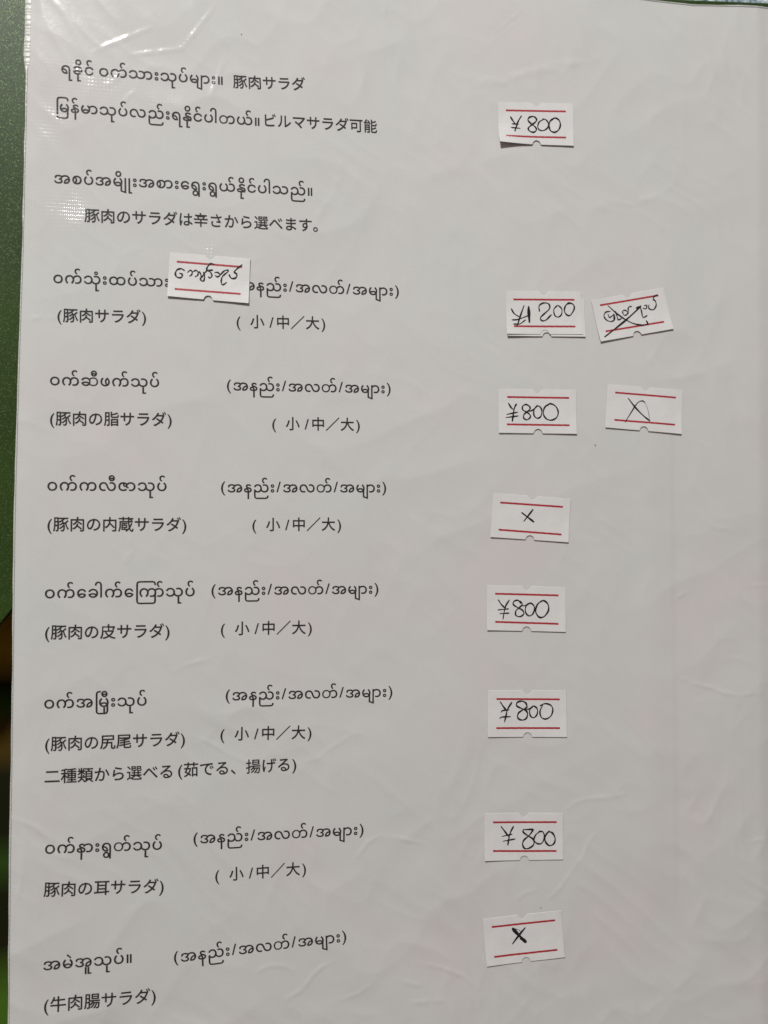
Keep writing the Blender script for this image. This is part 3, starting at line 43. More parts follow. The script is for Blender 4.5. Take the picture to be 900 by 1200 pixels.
LABELS = [{"c":[[64.94,122.72],[87.6,124.22],[87.62,111.71],[65.11,110.67]],"l":[[[67.12,120.49],[85.26,121.69]],[[67.15,112.9],[85.35,113.97]]],"i":[[11,[[68.49,118.79],[69.18,117.72],[69.97,116.79]]],[11,[[71.78,119.27],[70.82,117.59],[70.21,115.88],[69.8,114.58]]],[9,[[68.94,116.7],[70.99,116.74]]],[9,[[68.71,115.58],[71.44,115.55]]],[11,[[76.32,118.9],[75.45,119.39],[74.25,119.09],[73.77,118.18],[74.77,117.2],[75.98,116.37],[76.32,115.56],[75.57,114.8],[74.43,114.9],[73.84,115.69],[74.43,116.5],[75.8,117.62],[76.39,118.41],[76.14,119.12]]],[9,[[78.56,118.86],[77.18,117.97],[76.74,116.6],[77.19,115.63],[78.4,115.5],[79.61,116.34],[79.95,117.71],[79.25,118.72],[78.22,118.96]]],[11,[[81.58,119.36],[80.47,118.42],[80.12,116.89],[80.65,115.59],[81.86,115.26],[83.08,116.13],[83.6,117.68],[83.07,119.05],[81.85,119.48],[80.88,118.86]]]],"lift":[0.25,0.2,0.35,1.5],"label":"white price label reading ¥800 beside the top two menu lines, bottom left corner curling up"},{"c":[[-26.53,73.36],[-5.25,72.85],[-5.6,60.53],[-27.08,61.46]],"l":[[[-24.71,70.93],[-7.37,70.44]],[[-25.17,63.5],[-7.73,63.01]]],"i":[[11,[[-22.66,68.64],[-23.59,69.08],[-24.63,68.68],[-25.06,67.67],[-24.67,66.8],[-23.77,66.63],[-23.24,67.06],[-23.36,67.67],[-23.96,67.83]]],[9,[[-21.87,68.16],[-21.19,68.75],[-20.65,68.47],[-20.79,67.6],[-21.38,67.16]]],[9,[[-20.5,68.33],[-19.69,68.84],[-19.08,68.31],[-19.23,67.47],[-19.88,67.09]]],[9,[[-18.88,68.64],[-18.39,67.89],[-18.26,66.81]]],[10,[[-18.56,66.79],[-18.19,66.1],[-17.59,66.13],[-17.36,67.26],[-17.61,68.49]]],[9,[[-18.2,66.91],[-17.49,68.0],[-16.68,69.07]]],[9,[[-16.77,69.06],[-15.77,68.5],[-15.43,67.49],[-15.97,66.97],[-16.36,67.32]]],[10,[[-14.8,70.73],[-15.8,70.89],[-16.54,70.1],[-16.84,69.22],[-16.08,69.07],[-15.2,69.18]]],[9,[[-14.71,68.56],[-13.81,68.58],[-13.31,67.86],[-14.04,67.38],[-14.55,67.73]]],[9,[[-13.31,67.86],[-12.29,69.01],[-11.39,69.4],[-11.14,69.04],[-11.98,68.24],[-12.64,67.52],[-12.94,66.32],[-12.71,65.31],[-11.96,65.6],[-11.54,66.02]]],[10,[[-10.89,68.15],[-10.21,67.19],[-9.11,67.37],[-8.79,68.33],[-9.62,68.94]]],[9,[[-9.62,68.94],[-8.65,69.99],[-7.38,71.06]]]],"lift":[0.2,0.3,0.65,0.45],"label":"white label handwritten in Burmese stuck inside a menu line on the left"},{"c":[[68.14,67.29],[90.76,66.92],[91.23,55.69],[67.7,54.9]],"l":[],"i":[],"lift":[0.1,0.15,0.35,0.5],"label":"blank label mostly hidden under the ¥1200 label, its right edge and folded corner showing"},{"c":[[67.39,67.88],[89.89,68.82],[90.43,56.35],[67.43,55.41]],"l":[[[69.37,65.51],[87.86,66.34]],[[69.53,57.74],[88.12,58.52]]],"i":[[10,[[68.77,62.84],[69.62,61.47],[70.98,60.64]]],[11,[[72.58,63.92],[71.66,61.33],[70.48,57.92]]],[9,[[68.95,59.56],[70.82,59.81],[74.16,61.19]]],[9,[[69.39,58.39],[71.23,58.48],[73.0,59.75]]],[20,[[73.95,63.69],[74.05,61.45],[74.2,59.14]]],[10,[[77.24,62.43],[77.13,64.08],[78.51,64.97],[80.06,64.72],[80.27,63.4],[78.69,61.83],[77.52,60.62],[78.0,59.78],[79.21,60.04],[80.83,61.67]]],[9,[[82.65,64.45],[81.62,63.3],[81.79,61.65],[82.83,61.04],[83.94,61.92],[83.94,63.58],[82.83,64.52]]],[10,[[85.6,65.2],[86.3,65.36],[87.52,64.92],[87.76,63.6],[86.48,61.71],[85.26,62.05],[84.77,63.29],[85.32,64.72],[86.47,65.31]]]],"lift":[0.3,0.4,0.4,0.75],"label":"white price label reading ¥1200, stuck on top of another label"},{"c":[[93.11,66.44],[115.76,71.52],[118.72,59.22],[95.94,54.45]],"l":[[[95.75,65.16],[114.13,69.06]],[[97.45,57.53],[115.82,61.23]]],"i":[[13,[[97.1,55.84],[101.42,59.22],[104.97,62.18],[108.55,65.53]]],[15,[[107.3,64.79],[108.55,65.63]]],[10,[[98.22,65.22],[101.41,62.68],[105.33,60.51],[108.55,59.91],[110.63,60.21],[110.16,61.31]]],[9,[[99.0,63.51],[97.59,63.24],[96.99,62.04],[97.94,60.84],[99.47,60.58],[100.42,61.53],[100.0,62.85]]],[8,[[98.23,62.77],[98.76,61.68],[99.92,62.51],[100.07,61.34]]],[9,[[100.53,63.65],[100.99,62.39],[101.41,61.17],[102.55,61.63]]],[8,[[102.66,63.55],[103.37,62.58],[104.33,63.06],[103.97,63.95],[103.05,64.04],[102.76,63.32]]],[9,[[104.62,63.17],[104.54,64.59],[104.9,65.21],[105.62,65.31]]],[9,[[107.04,64.98],[108.19,65.27],[108.73,64.05],[109.19,62.24],[110.49,62.85]]],[8,[[109.19,64.98],[110.16,64.86],[110.42,65.96],[109.63,65.78]]],[9,[[111.06,66.09],[111.13,64.98],[112.5,64.7],[113.4,66.04],[113.15,67.31],[112.43,67.85],[112.87,68.72],[113.95,69.26]]]],"lift":[0.3,0.3,0.5,0.45],"label":"tilted white label with crossed-out Burmese handwriting right of the ¥1200 label"},{"c":[[65.12,39.49],[88.32,39.99],[88.48,27.22],[65.16,26.95]],"l":[[[67.59,37.28],[86.24,37.6]],[[67.51,29.42],[86.32,29.65]]],"i":[[11,[[67.93,35.56],[68.75,34.27],[69.43,33.8]]],[11,[[70.31,35.4],[69.63,33.8],[69.1,30.32]]],[9,[[67.4,32.27],[70.72,33.02]]],[9,[[67.2,31.38],[70.9,31.94]]],[10,[[74.12,34.92],[73.1,35.32],[72.15,34.7],[72.25,33.72],[73.28,33.19],[74.3,32.46],[74.47,31.64],[73.45,30.89],[72.5,31.42],[72.6,32.41],[73.62,33.33],[74.47,34.27],[73.85,35.18]]],[9,[[73.45,33.26],[75.15,33.73],[76.35,34.82]]],[10,[[76.59,35.06],[75.66,33.98],[75.57,32.33],[76.53,31.44],[77.62,31.99],[77.96,33.72],[77.27,34.85],[76.35,35.05]]],[10,[[80.12,35.76],[78.75,34.56],[78.41,32.74],[79.27,31.38],[80.82,30.99],[82.44,31.86],[82.89,33.53],[82.02,35.15],[80.47,35.77],[79.68,35.15]]]],"lift":[0.2,0.2,0.5,0.25],"label":"straight white price label reading ¥800 left of the label with a looped cross"},{"c":[[98.24,42.05],[121.61,41.01],[121.22,27.97],[97.36,29.33]],"l":[[[100.43,39.65],[119.53,38.74]],[[100.08,31.61],[119.19,30.66]]],"i":[[11,[[104.44,38.1],[106.58,35.54],[108.9,33.26],[111.12,31.57]]],[8,[[103.48,31.03],[105.33,33.9],[107.29,36.74],[108.83,37.43],[109.76,36.82]]],[3,[[109.76,36.82],[110.69,34.32],[111.05,31.8]]]],"lift":[0.2,0.25,0.5,0.25],"label":"white label with a large looped cross in thin pen, rightmost in its row"},{"c":[[63.7,9.67],[86.73,8.31],[86.06,-4.23],[62.84,-2.8]],"l":[[[65.63,7.03],[84.39,5.97]],[[65.18,-0.71],[83.99,-2.0]]],"i":[[13,[[71.99,4.22],[75.64,1.57]]],[11,[[75.4,5.17],[72.61,1.71]]]],"lift":[0.2,0.2,0.4,0.25],"label":"tilted white label with a small neat black cross, alone in its row"},{"c":[[61.95,-16.56],[85.32,-17.21],[85.35,-30.07],[62.0,-29.22]],"l":[[[64.31,-18.94],[83.19,-19.56]],[[64.33,-26.93],[83.21,-27.75]]],"i":[[10,[[65.25,-20.66],[66.16,-22.03],[67.17,-23.01]]],[10,[[68.51,-20.75],[67.34,-22.69],[66.61,-26.18]]],[9,[[65.16,-23.54],[68.29,-23.28]]],[9,[[65.73,-24.61],[68.43,-24.48]]],[10,[[71.9,-21.76],[71.05,-20.87],[69.87,-21.15],[69.7,-22.06],[70.89,-22.88],[72.41,-23.71],[72.82,-24.69],[71.74,-25.52],[70.45,-25.15],[70.45,-23.85],[71.56,-22.89],[72.34,-21.92],[71.56,-21.04]]],[9,[[72.07,-22.47],[73.59,-22.26],[74.44,-21.62]]],[10,[[74.68,-21.62],[73.43,-22.49],[73.36,-24.37],[74.45,-25.36],[75.64,-24.56],[75.94,-22.77],[74.95,-21.72],[74.1,-21.94]]],[11,[[78.19,-21.0],[76.83,-22.13],[76.32,-24.08],[77.35,-25.72],[78.88,-25.57],[80.18,-23.79],[79.97,-21.99],[78.7,-21.0],[77.78,-21.38]]]],"lift":[0.2,0.15,0.3,0.3],"label":"white price label reading ¥800 directly below the small neat cross label"},{"c":[[62.4,-46.33],[85.61,-46.93],[85.81,-60.26],[62.38,-59.44]],"l":[[[64.81,-48.81],[83.69,-49.46]],[[64.77,-57.02],[83.74,-57.68]]],"i":[[11,[[65.92,-49.65],[66.93,-51.13],[67.94,-52.29]]],[11,[[69.38,-49.84],[68.11,-51.81],[67.61,-53.73],[67.18,-55.39]]],[9,[[66.16,-52.62],[66.6,-52.15],[68.61,-51.98]]],[9,[[65.77,-54.31],[66.5,-53.95],[69.05,-53.93]]],[11,[[73.91,-51.33],[73.5,-50.18],[72.31,-49.63],[70.96,-49.95],[70.8,-50.92],[72.15,-51.67],[73.67,-52.46],[74.05,-53.6],[73.51,-54.72],[72.23,-55.0],[71.14,-54.32],[71.31,-53.03],[72.66,-52.1],[74.01,-51.33]]],[9,[[72.66,-52.01],[74.52,-51.93],[75.54,-51.22]]],[10,[[75.77,-51.06],[74.69,-52.16],[74.86,-53.79],[75.88,-54.47],[76.9,-53.53],[76.9,-51.9],[75.88,-51.06]]],[10,[[77.75,-51.12],[79.28,-50.54],[80.99,-51.05],[81.61,-52.37],[81.0,-54.14],[79.46,-54.94],[78.16,-54.38],[77.75,-52.74],[78.53,-50.98]]]],"lift":[0.2,0.15,0.25,0.2],"label":"white price label reading ¥800 with the figures close under the top red line"},{"c":[[61.52,-80.85],[84.64,-81.99],[84.77,-95.2],[61.57,-94.19]],"l":[[[63.93,-83.56],[82.83,-84.47]],[[63.96,-91.62],[82.78,-92.69]]],"i":[[11,[[66.27,-84.83],[67.55,-86.5],[68.49,-87.77]]],[11,[[69.96,-85.03],[68.89,-87.15],[68.29,-90.17]]],[9,[[66.61,-87.67],[69.56,-87.19]]],[9,[[66.88,-89.03],[70.5,-88.59]]],[11,[[75.79,-86.14],[72.92,-86.08]]],[11,[[72.85,-86.08],[72.86,-86.79],[74.28,-87.92],[75.8,-88.97],[75.97,-90.43],[74.62,-91.39],[73.27,-91.41],[72.66,-90.25],[73.1,-88.99],[74.61,-87.78],[75.86,-86.17]]],[10,[[77.9,-86.83],[76.58,-87.73],[76.04,-89.15],[76.99,-90.23],[78.35,-90.24],[79.13,-88.67],[78.75,-87.1],[77.49,-86.81]]],[11,[[80.62,-86.81],[79.53,-88.05],[79.37,-89.65],[80.56,-91.01],[81.92,-90.6],[82.36,-89.17],[81.58,-87.51],[80.31,-87.02]]]],"lift":[0.2,0.2,0.2,0.4],"label":"white price label reading ¥800 with an angular flat-topped eight"},{"c":[[61.14,-110.56],[84.11,-109.59],[85.3,-122.91],[62.34,-123.8]],"l":[[[63.7,-112.97],[82.38,-112.27]],[[64.43,-121.36],[83.07,-120.67]]],"i":[[22,[[69.81,-113.79],[71.83,-116.01],[73.75,-117.92]]],[14,[[73.54,-113.8],[71.72,-115.78],[69.82,-118.13]]],[4,[[69.81,-113.79],[71.32,-114.15],[72.12,-114.66]]],[10,[[72.0,-116.83],[73.01,-117.48]]],[12,[[70.82,-114.76],[71.72,-115.59]]]],"lift":[0.2,0.3,0.35,0.35],"label":"bottom label, tilted, with a bold scribbled black cross"}]
CREASES = [[0.3,0.06,[[121.78,-44.35],[125.04,-45.94],[131.32,-47.36],[134.89,-48.97],[140.43,-49.88],[145.17,-49.24],[147.4,-49.3]]],[0.3,0.05,[[86.1,-80.93],[88.68,-79.1],[92.57,-78.31],[98.31,-78.33],[103.83,-77.35]]],[0.35,0.06,[[80.51,-106.34],[83.57,-103.64],[86.9,-99.72],[88.96,-96.92],[91.03,-94.61]]],[0.3,0.05,[[91.03,-94.61],[92.06,-91.49],[94.4,-88.68]]],[0.3,0.03,[[70.37,-106.39],[73.39,-104.19],[77.19,-103.23]]],[0.3,0.04,[[144.18,-93.64],[146.41,-93.0],[148.37,-93.62]]],[0.3,0.035,[[120.18,-20.43],[123.17,-18.93]]],[0.3,0.04,[[143.87,-17.03],[149.49,-17.06]]],[0.3,0.03,[[130.05,0.58],[134.19,0.1],[137.79,-0.65]]],[0.3,0.02,[[124.61,25.96],[128.72,25.29],[132.3,22.81]]],[0.3,0.02,[[85.04,90.91],[88.44,88.88],[94.24,86.48]]],[0.25,0.06,[[-46.86,125.86],[-42.52,128.6],[-39.24,130.33],[-31.98,134.1]]],[0.25,0.07,[[-37.65,126.08],[-32.57,127.29],[-28.11,128.2],[-23.86,129.32]]],[0.25,0.06,[[-23.86,129.32],[-20.74,133.63],[-15.82,141.22]]],[0.3,0.05,[[-43.48,117.43],[-41.52,118.77],[-38.05,123.03]]],[0.25,0.06,[[-16.7,115.23],[-15.15,120.07],[-12.94,126.88]]],[0.3,0.06,[[-38.82,113.24],[-37.52,115.21],[-36.21,116.25]]],[0.25,0.06,[[31.3,148.78],[31.82,144.44]]],[0.2,0.05,[[23.6,139.19],[23.62,136.77]]],[0.25,0.07,[[64.77,143.48],[66.8,145.69],[71.41,150.19]]],[0.25,0.03,[[58.69,136.38],[66.3,143.14],[72.71,148.32]]],[0.3,0.06,[[-63.04,53.49],[-61.36,54.02],[-59.67,54.33]]],[0.3,0.06,[[-58.18,54.17],[-56.69,54.47]]],[0.3,0.05,[[-61.8,116.4],[-60.53,117.21]]],[0.5,0.06,[[-18.76,-56.29],[-13.82,-58.74],[-8.83,-62.13]]],[0.35,0.04,[[-8.83,-62.13],[-4.73,-63.89],[-2.47,-62.83]]],[0.35,0.03,[[9.04,-64.44],[13.69,-63.93],[18.35,-60.61],[23.04,-57.74],[27.78,-56.73]]],[0.5,0.07,[[-24.06,-38.64],[-19.63,-36.91],[-15.17,-35.86]]],[0.5,0.05,[[24.46,-92.38],[27.98,-87.45],[32.26,-85.34],[33.23,-87.04]]],[0.5,0.05,[[33.94,-85.9],[39.96,-87.41],[44.33,-88.83]]],[0.5,0.06,[[6.11,-128.44],[10.69,-126.08],[12.98,-122.82],[15.29,-120.71],[18.78,-119.37]]],[0.5,0.05,[[-1.94,-120.48],[1.45,-118.92],[5.35,-119.23],[8.35,-120.84]]],[0.4,0.04,[[36.57,-125.44],[42.6,-127.57],[44.29,-127.24]]],[0.5,0.06,[[59.72,-130.18],[56.01,-126.31],[49.86,-123.46],[42.56,-121.23]]],[0.6,0.06,[[-67.51,-72.77],[-64.35,-76.21],[-59.1,-78.23],[-54.85,-82.2]]],[0.6,0.05,[[49.9,-132.18],[40.69,-132.1]]],[0.4,0.05,[[18.86,-130.22],[25.89,-128.51],[30.6,-125.42]]],[0.6,0.05,[[-62.14,-85.08],[-62.26,-91.64],[-63.41,-98.11]]],[1.2,0.09,[[52.42,130.07],[58.72,128.44],[66.35,128.91],[75.33,132.77],[84.44,135.66],[94.99,138.47]]],[1.0,0.05,[[-43.71,48.7],[-42.8,62.42],[-39.64,71.75],[-33.07,74.44]]],[1.0,0.05,[[11.38,81.91],[14.87,89.3],[18.41,93.14],[19.54,101.63]]],[0.8,0.05,[[-37.55,-11.28],[-35.42,-6.76],[-36.58,-1.09]]],[0.9,0.05,[[119.19,59.43],[115.11,55.43],[111.05,48.92]]],[0.9,0.05,[[95.02,97.39],[105.69,95.61],[116.51,100.2],[121.99,107.03]]]]
SPECKS = [[94.3,24.03],[-8.19,134.69],[78.22,-108.6]]

# ------------------------------------------------------------------ materials
def mat(name):
    m = bpy.data.materials.new(name); m.use_nodes = True
    return m, m.node_tree.nodes, m.node_tree.links, m.node_tree.nodes['Principled BSDF']
def noise(n, l, scale, detail=3, vec=None, rough=0.5):
    t = n.new('ShaderNodeTexNoise'); t.inputs['Scale'].default_value = scale; t.inputs['Detail'].default_value = detail
    t.inputs['Roughness'].default_value = rough
    if vec is not None: l.new(vec, t.inputs['Vector'])
    return t
def ramp(n, l, src, stops):
    r = n.new('ShaderNodeValToRGB'); e = r.color_ramp.elements
    e[0].position, e[0].color = stops[0][0], stops[0][1]; e[1].position, e[1].color = stops[-1][0], stops[-1][1]
    for p, c in stops[1:-1]:
        x = e.new(p); x.color = c
    l.new(src, r.inputs[0]); return r
def g(v): return (v, v, v, 1)
def math_(n, l, op, a, b=None, c=None):
    m = n.new('ShaderNodeMath'); m.operation = op
    for i, v in enumerate((a, b, c)):
        if v is None: continue
        if isinstance(v, (int, float)): m.inputs[i].default_value = v
        else: l.new(v, m.inputs[i])
    return m.outputs[0]

def paper_material():
    m, n, l, p = mat('menu_paper')
    t = n.new('ShaderNodeTexCoord').outputs['Object']
    a = noise(n, l, 22, 3, t); r = ramp(n, l, a.outputs['Fac'], [(0.36, (0.614, 0.626, 0.613, 1)), (0.52, (0.625, 0.622, 0.613, 1)), (0.66, (0.638, 0.612, 0.609, 1))])
    fib = noise(n, l, 2600, 2, t)
    mx = n.new('ShaderNodeMix'); mx.data_type = 'RGBA'; mx.blend_type = 'MULTIPLY'; mx.inputs[0].default_value = 1
    r2 = ramp(n, l, fib.outputs['Fac'], [(0.3, g(0.965)), (0.7, g(1.0))])
    l.new(r.outputs[0], mx.inputs[6]); l.new(r2.outputs[0], mx.inputs[7]); l.new(mx.outputs[2], p.inputs['Base Color'])
    p.inputs['Roughness'].default_value = 0.7; p.inputs['Specular IOR Level'].default_value = 0.2
    return m
def ink_material(name, col, rough=0.6):
    m, n, l, p = mat(name)
    t = n.new('ShaderNodeTexCoord').outputs['Object']
    a = noise(n, l, 1500, 2, t)
    r = ramp(n, l, a.outputs['Fac'], [(0.3, (*[c * 0.75 for c in col], 1)), (0.7, (*[min(1, c * 1.25) for c in col], 1))])
    l.new(r.outputs[0], p.inputs['Base Color']); p.inputs['Roughness'].default_value = rough
    p.inputs['Specular IOR Level'].default_value = 0.25
    return m
def film_material(name, seam=False):
    m, n, l, p = mat(name)
    n.remove(p); out = n['Material Output']; ior = 2.6 if seam else 1.5
    t = n.new('ShaderNodeTexCoord').outputs['Object']
    sp = n.new('ShaderNodeSeparateXYZ'); l.new(t, sp.inputs[0])
    # embossed linen grain of the plastic: fine grid, stronger in worn patches
    k = 2 * math.pi / 0.00098
    gx = math_(n, l, 'SINE', math_(n, l, 'MULTIPLY', sp.outputs['X'], k))
    gy = math_(n, l, 'SINE', math_(n, l, 'MULTIPLY', sp.outputs['Y'], k))
    gr = math_(n, l, 'MULTIPLY', math_(n, l, 'ADD', gx, gy), 0.5)
    mask = ramp(n, l, noise(n, l, 38, 2, t).outputs['Fac'], [(0.55, g(0.03)), (0.68, g(1))]).outputs[0]
    at = n.new('ShaderNodeAttribute'); at.attribute_name = 'wear'
    gr = math_(n, l, 'MULTIPLY', gr, math_(n, l, 'MULTIPLY_ADD', mask, 0.10, at.outputs['Fac']))
    fine = noise(n, l, 900, 3, t).outputs['Fac']
    # sparse pinhead dents
    vo = n.new('ShaderNodeTexVoronoi'); vo.inputs['Scale'].default_value = 120; l.new(t, vo.inputs['Vector'])
    dent = ramp(n, l, vo.outputs['Distance'], [(0.0, g(1)), (0.06, g(0))]).outputs[0]
    dent = math_(n, l, 'MULTIPLY', dent, ramp(n, l, noise(n, l, 60, 1, t).outputs['Fac'], [(0.6, g(0)), (0.66, g(1))]).outputs[0])
    hsum = math_(n, l, 'ADD', math_(n, l, 'MULTIPLY', gr, 0.000048), math_(n, l, 'MULTIPLY', fine, 0.000016 if not seam else 0.0003))
    hsum = math_(n, l, 'ADD', hsum, math_(n, l, 'MULTIPLY', dent, 0.0001))
    b = n.new('ShaderNodeBump'); b.inputs['Distance'].default_value = 1.0; b.inputs['Strength'].default_value = 1.0
    l.new(hsum, b.inputs['Height'])
    gl = n.new('ShaderNodeBsdfGlossy'); gl.inputs['Roughness'].default_value = 0.13 if not seam else 0.38; l.new(b.outputs[0], gl.inputs['Normal'])
    fr = n.new('ShaderNodeFresnel'); ge = n.new('ShaderNodeNewGeometry'); l.new(math_(n, l, 'MULTIPLY_ADD', ge.outputs['Backfacing'], 1 / ior - ior, ior), fr.inputs['IOR']);
    tr = n.new('ShaderNodeBsdfTransparent'); tr.inputs['Color'].default_value = (0.975, 0.98, 0.975, 1)
    mx = n.new('ShaderNodeMixShader'); l.new(fr.outputs[0], mx.inputs[0]); l.new(tr.outputs[0], mx.inputs[1]); l.new(gl.outputs[0], mx.inputs[2])
    res = mx.outputs[0]
    if seam:
        df = n.new('ShaderNodeBsdfDiffuse'); df.inputs['Color'].default_value = (0.8, 0.8, 0.76, 1)  # milky plastic, its white raised to stand in for the glint along the edge
        m2 = n.new('ShaderNodeMixShader'); m2.inputs[0].default_value = 0.6
        l.new(res, m2.inputs[1]); l.new(df.outputs[0], m2.inputs[2]); res = m2.outputs[0]
    l.new(res, out.inputs['Surface'])
    return m
def label_material():
    m, n, l, p = mat('label_paper')
    t = n.new('ShaderNodeTexCoord').outputs['Object']
    a = noise(n, l, 260, 4, t)
    r = ramp(n, l, a.outputs['Fac'], [(0.3, (0.60, 0.60, 0.595, 1)), (0.7, (0.635, 0.635, 0.63, 1))])
    l.new(r.outputs[0], p.inputs['Base Color']); p.inputs['Roughness'].default_value = 0.5
    b = n.new('ShaderNodeBump'); b.inputs['Distance'].default_value = 0.00004; l.new(noise(n, l, 500, 4, t).outputs['Fac'], b.inputs['Height']); l.new(b.outputs[0], p.inputs['Normal'])
    return m
def red_material():
    m, n, l, p = mat('red_print')
    t = n.new('ShaderNodeTexCoord').outputs['Object']
    r = ramp(n, l, noise(n, l, 1300, 3, t).outputs['Fac'], [(0.32, (0.27, 0.012, 0.020, 1)), (0.7, (0.42, 0.024, 0.036, 1))])
    l.new(r.outputs[0], p.inputs['Base Color']); p.inputs['Roughness'].default_value = 0.55
    return m
def board_material():
    m, n, l, p = mat('green_lacquer')
    t = n.new('ShaderNodeTexCoord').outputs['Object']
    big = ramp(n, l, noise(n, l, 30, 3, t).outputs['Fac'], [(0.35, (0.017, 0.040, 0.004, 1)), (0.7, (0.028, 0.060, 0.007, 1))])
    vo = n.new('ShaderNodeTexVoronoi'); vo.inputs['Scale'].default_value = 4200; l.new(t, vo.inputs['Vector'])
    sep = n.new('ShaderNodeSeparateColor'); l.new(vo.outputs['Color'], sep.inputs[0])
    fl = ramp(n, l, sep.outputs[0], [(0.80, g(0)), (0.97, g(1))])
    mx = n.new('ShaderNodeMix'); mx.data_type = 'RGBA'; mx.inputs[7].default_value = (0.16, 0.22, 0.11, 1)
    l.new(math_(n, l, 'MULTIPLY', fl.outputs[0], 0.45), mx.inputs[0]); l.new(big.outputs[0], mx.inputs[6]); l.new(mx.outputs[2], p.inputs['Base Color'])
    p.inputs['Roughness'].default_value = 0.42
    l.new(math_(n, l, 'MULTIPLY', fl.outputs[0], 0.4), p.inputs['Metallic'])
    b = n.new('ShaderNodeBump'); b.inputs['Distance'].default_value = 0.0003; b.inputs['Strength'].default_value = 0.8
    l.new(sep.outputs[1], b.inputs['Height']); l.new(b.outputs[0], p.inputs['Normal'])
    p.inputs['Specular IOR Level'].default_value = 0.26
    return m
def cloth_material():
    m, n, l, p = mat('patterned_cloth')
    t = n.new('ShaderNodeTexCoord').outputs['Object']
    sp = n.new('ShaderNodeSeparateXYZ'); l.new(t, sp.inputs[0])
    # far side: pale blue-grey fleck; near side: dark weave with brown and green leaf print
    fleck = ramp(n, l, noise(n, l, 420, 3, t, 0.6).outputs['Fac'], [(0.38, (0.07, 0.12, 0.16, 1)), (0.5, (0.30, 0.38, 0.42, 1)), (0.62, (0.62, 0.68, 0.70, 1))])
    band = math_(n, l, 'FRACT', math_(n, l, 'ADD', math_(n, l, 'MULTIPLY_ADD', sp.outputs['Y'], -8.3, -0.225), math_(n, l, 'MULTIPLY', noise(n, l, 25, 2, t).outputs['Fac'], 0.06)))
    BR, BK, GN = (0.33, 0.20, 0.02, 1), (0.008, 0.009, 0.002, 1), (0.020, 0.050, 0.006, 1)
    leaf = ramp(n, l, band, [(0.0, BR), (0.10, BR), (0.17, BK), (0.22, GN), (0.27, (0.06, 0.035, 0.004, 1)), (0.34, (0.05, 0.03, 0.004, 1)), (0.40, BK), (0.53, BK), (0.60, GN), (0.68, BK), (0.80, BK), (0.92, (0.05, 0.11, 0.010, 1)), (1.0, (0.05, 0.11, 0.010, 1))])
    side = ramp(n, l, math_(n, l, 'ADD', math_(n, l, 'MULTIPLY', sp.outputs['Y'], 2), 0.5), [(0.62, g(0)), (0.66, g(1))])
    mx = n.new('ShaderNodeMix'); mx.data_type = 'RGBA'
    l.new(side.outputs[0], mx.inputs[0]); l.new(leaf.outputs[0], mx.inputs[6]); l.new(fleck.outputs[0], mx.inputs[7]); l.new(mx.outputs[2], p.inputs['Base Color'])
    p.inputs['Roughness'].default_value = 0.85; p.inputs['Specular IOR Level'].default_value = 0.1
    return m
M_PAPER = paper_material(); M_PRINT = ink_material('black_print', (0.018, 0.018, 0.02)); M_PEN = ink_material('black_pen', (0.012, 0.012, 0.014), 0.4)
M_FILM = film_material('clear_film'); M_SEAM = film_material('film_seam', True); M_LABEL = label_material(); M_RED = red_material()
M_BOARD = board_material(); M_CLOTH = cloth_material()
M_UNDER = ink_material('label_edge', (0.5, 0.5, 0.48))

# ------------------------------------------------------------------ helpers
def link(name, verts, faces, m, parent=None, smooth=True):
    me = bpy.data.meshes.new(name)
    v = np.asarray(verts, dtype=np.float32) * MM
    me.from_pydata(v.tolist(), [], faces)
    me.materials.append(m); me.update()
    if smooth: me.polygons.foreach_set('use_smooth', [True] * len(me.polygons))
    o = bpy.data.objects.new(name, me); C.objects.link(o)
    if parent: o.parent = parent
    return o
def grid_mesh(name, X, Y, Z, m, parent=None):
    ny, nx = Z.shape
    co = np.stack([X, Y, Z], -1).reshape(-1, 3).astype(np.float32) * MM
    i = np.arange(ny * nx).reshape(ny, nx)
    q = np.stack([i[:-1, :-1], i[:-1, 1:], i[1:, 1:], i[1:, :-1]], -1).reshape(-1)
    nf = (ny - 1) * (nx - 1)
    me = bpy.data.meshes.new(name)
    me.vertices.add(ny * nx); me.vertices.foreach_set('co', co.ravel())
    me.loops.add(nf * 4); me.loops.foreach_set('vertex_index', q.astype(np.int32))
    me.polygons.add(nf); me.polygons.foreach_set('loop_start', np.arange(0, nf * 4, 4, dtype=np.int32))
    me.polygons.foreach_set('loop_total', np.full(nf, 4, dtype=np.int32))
    me.polygons.foreach_set('use_smooth', np.ones(nf, dtype=bool))
    me.update(calc_edges=True); me.materials.append(m)
    o = bpy.data.objects.new(name, me); C.objects.link(o)
    if parent: o.parent = parent
    return o

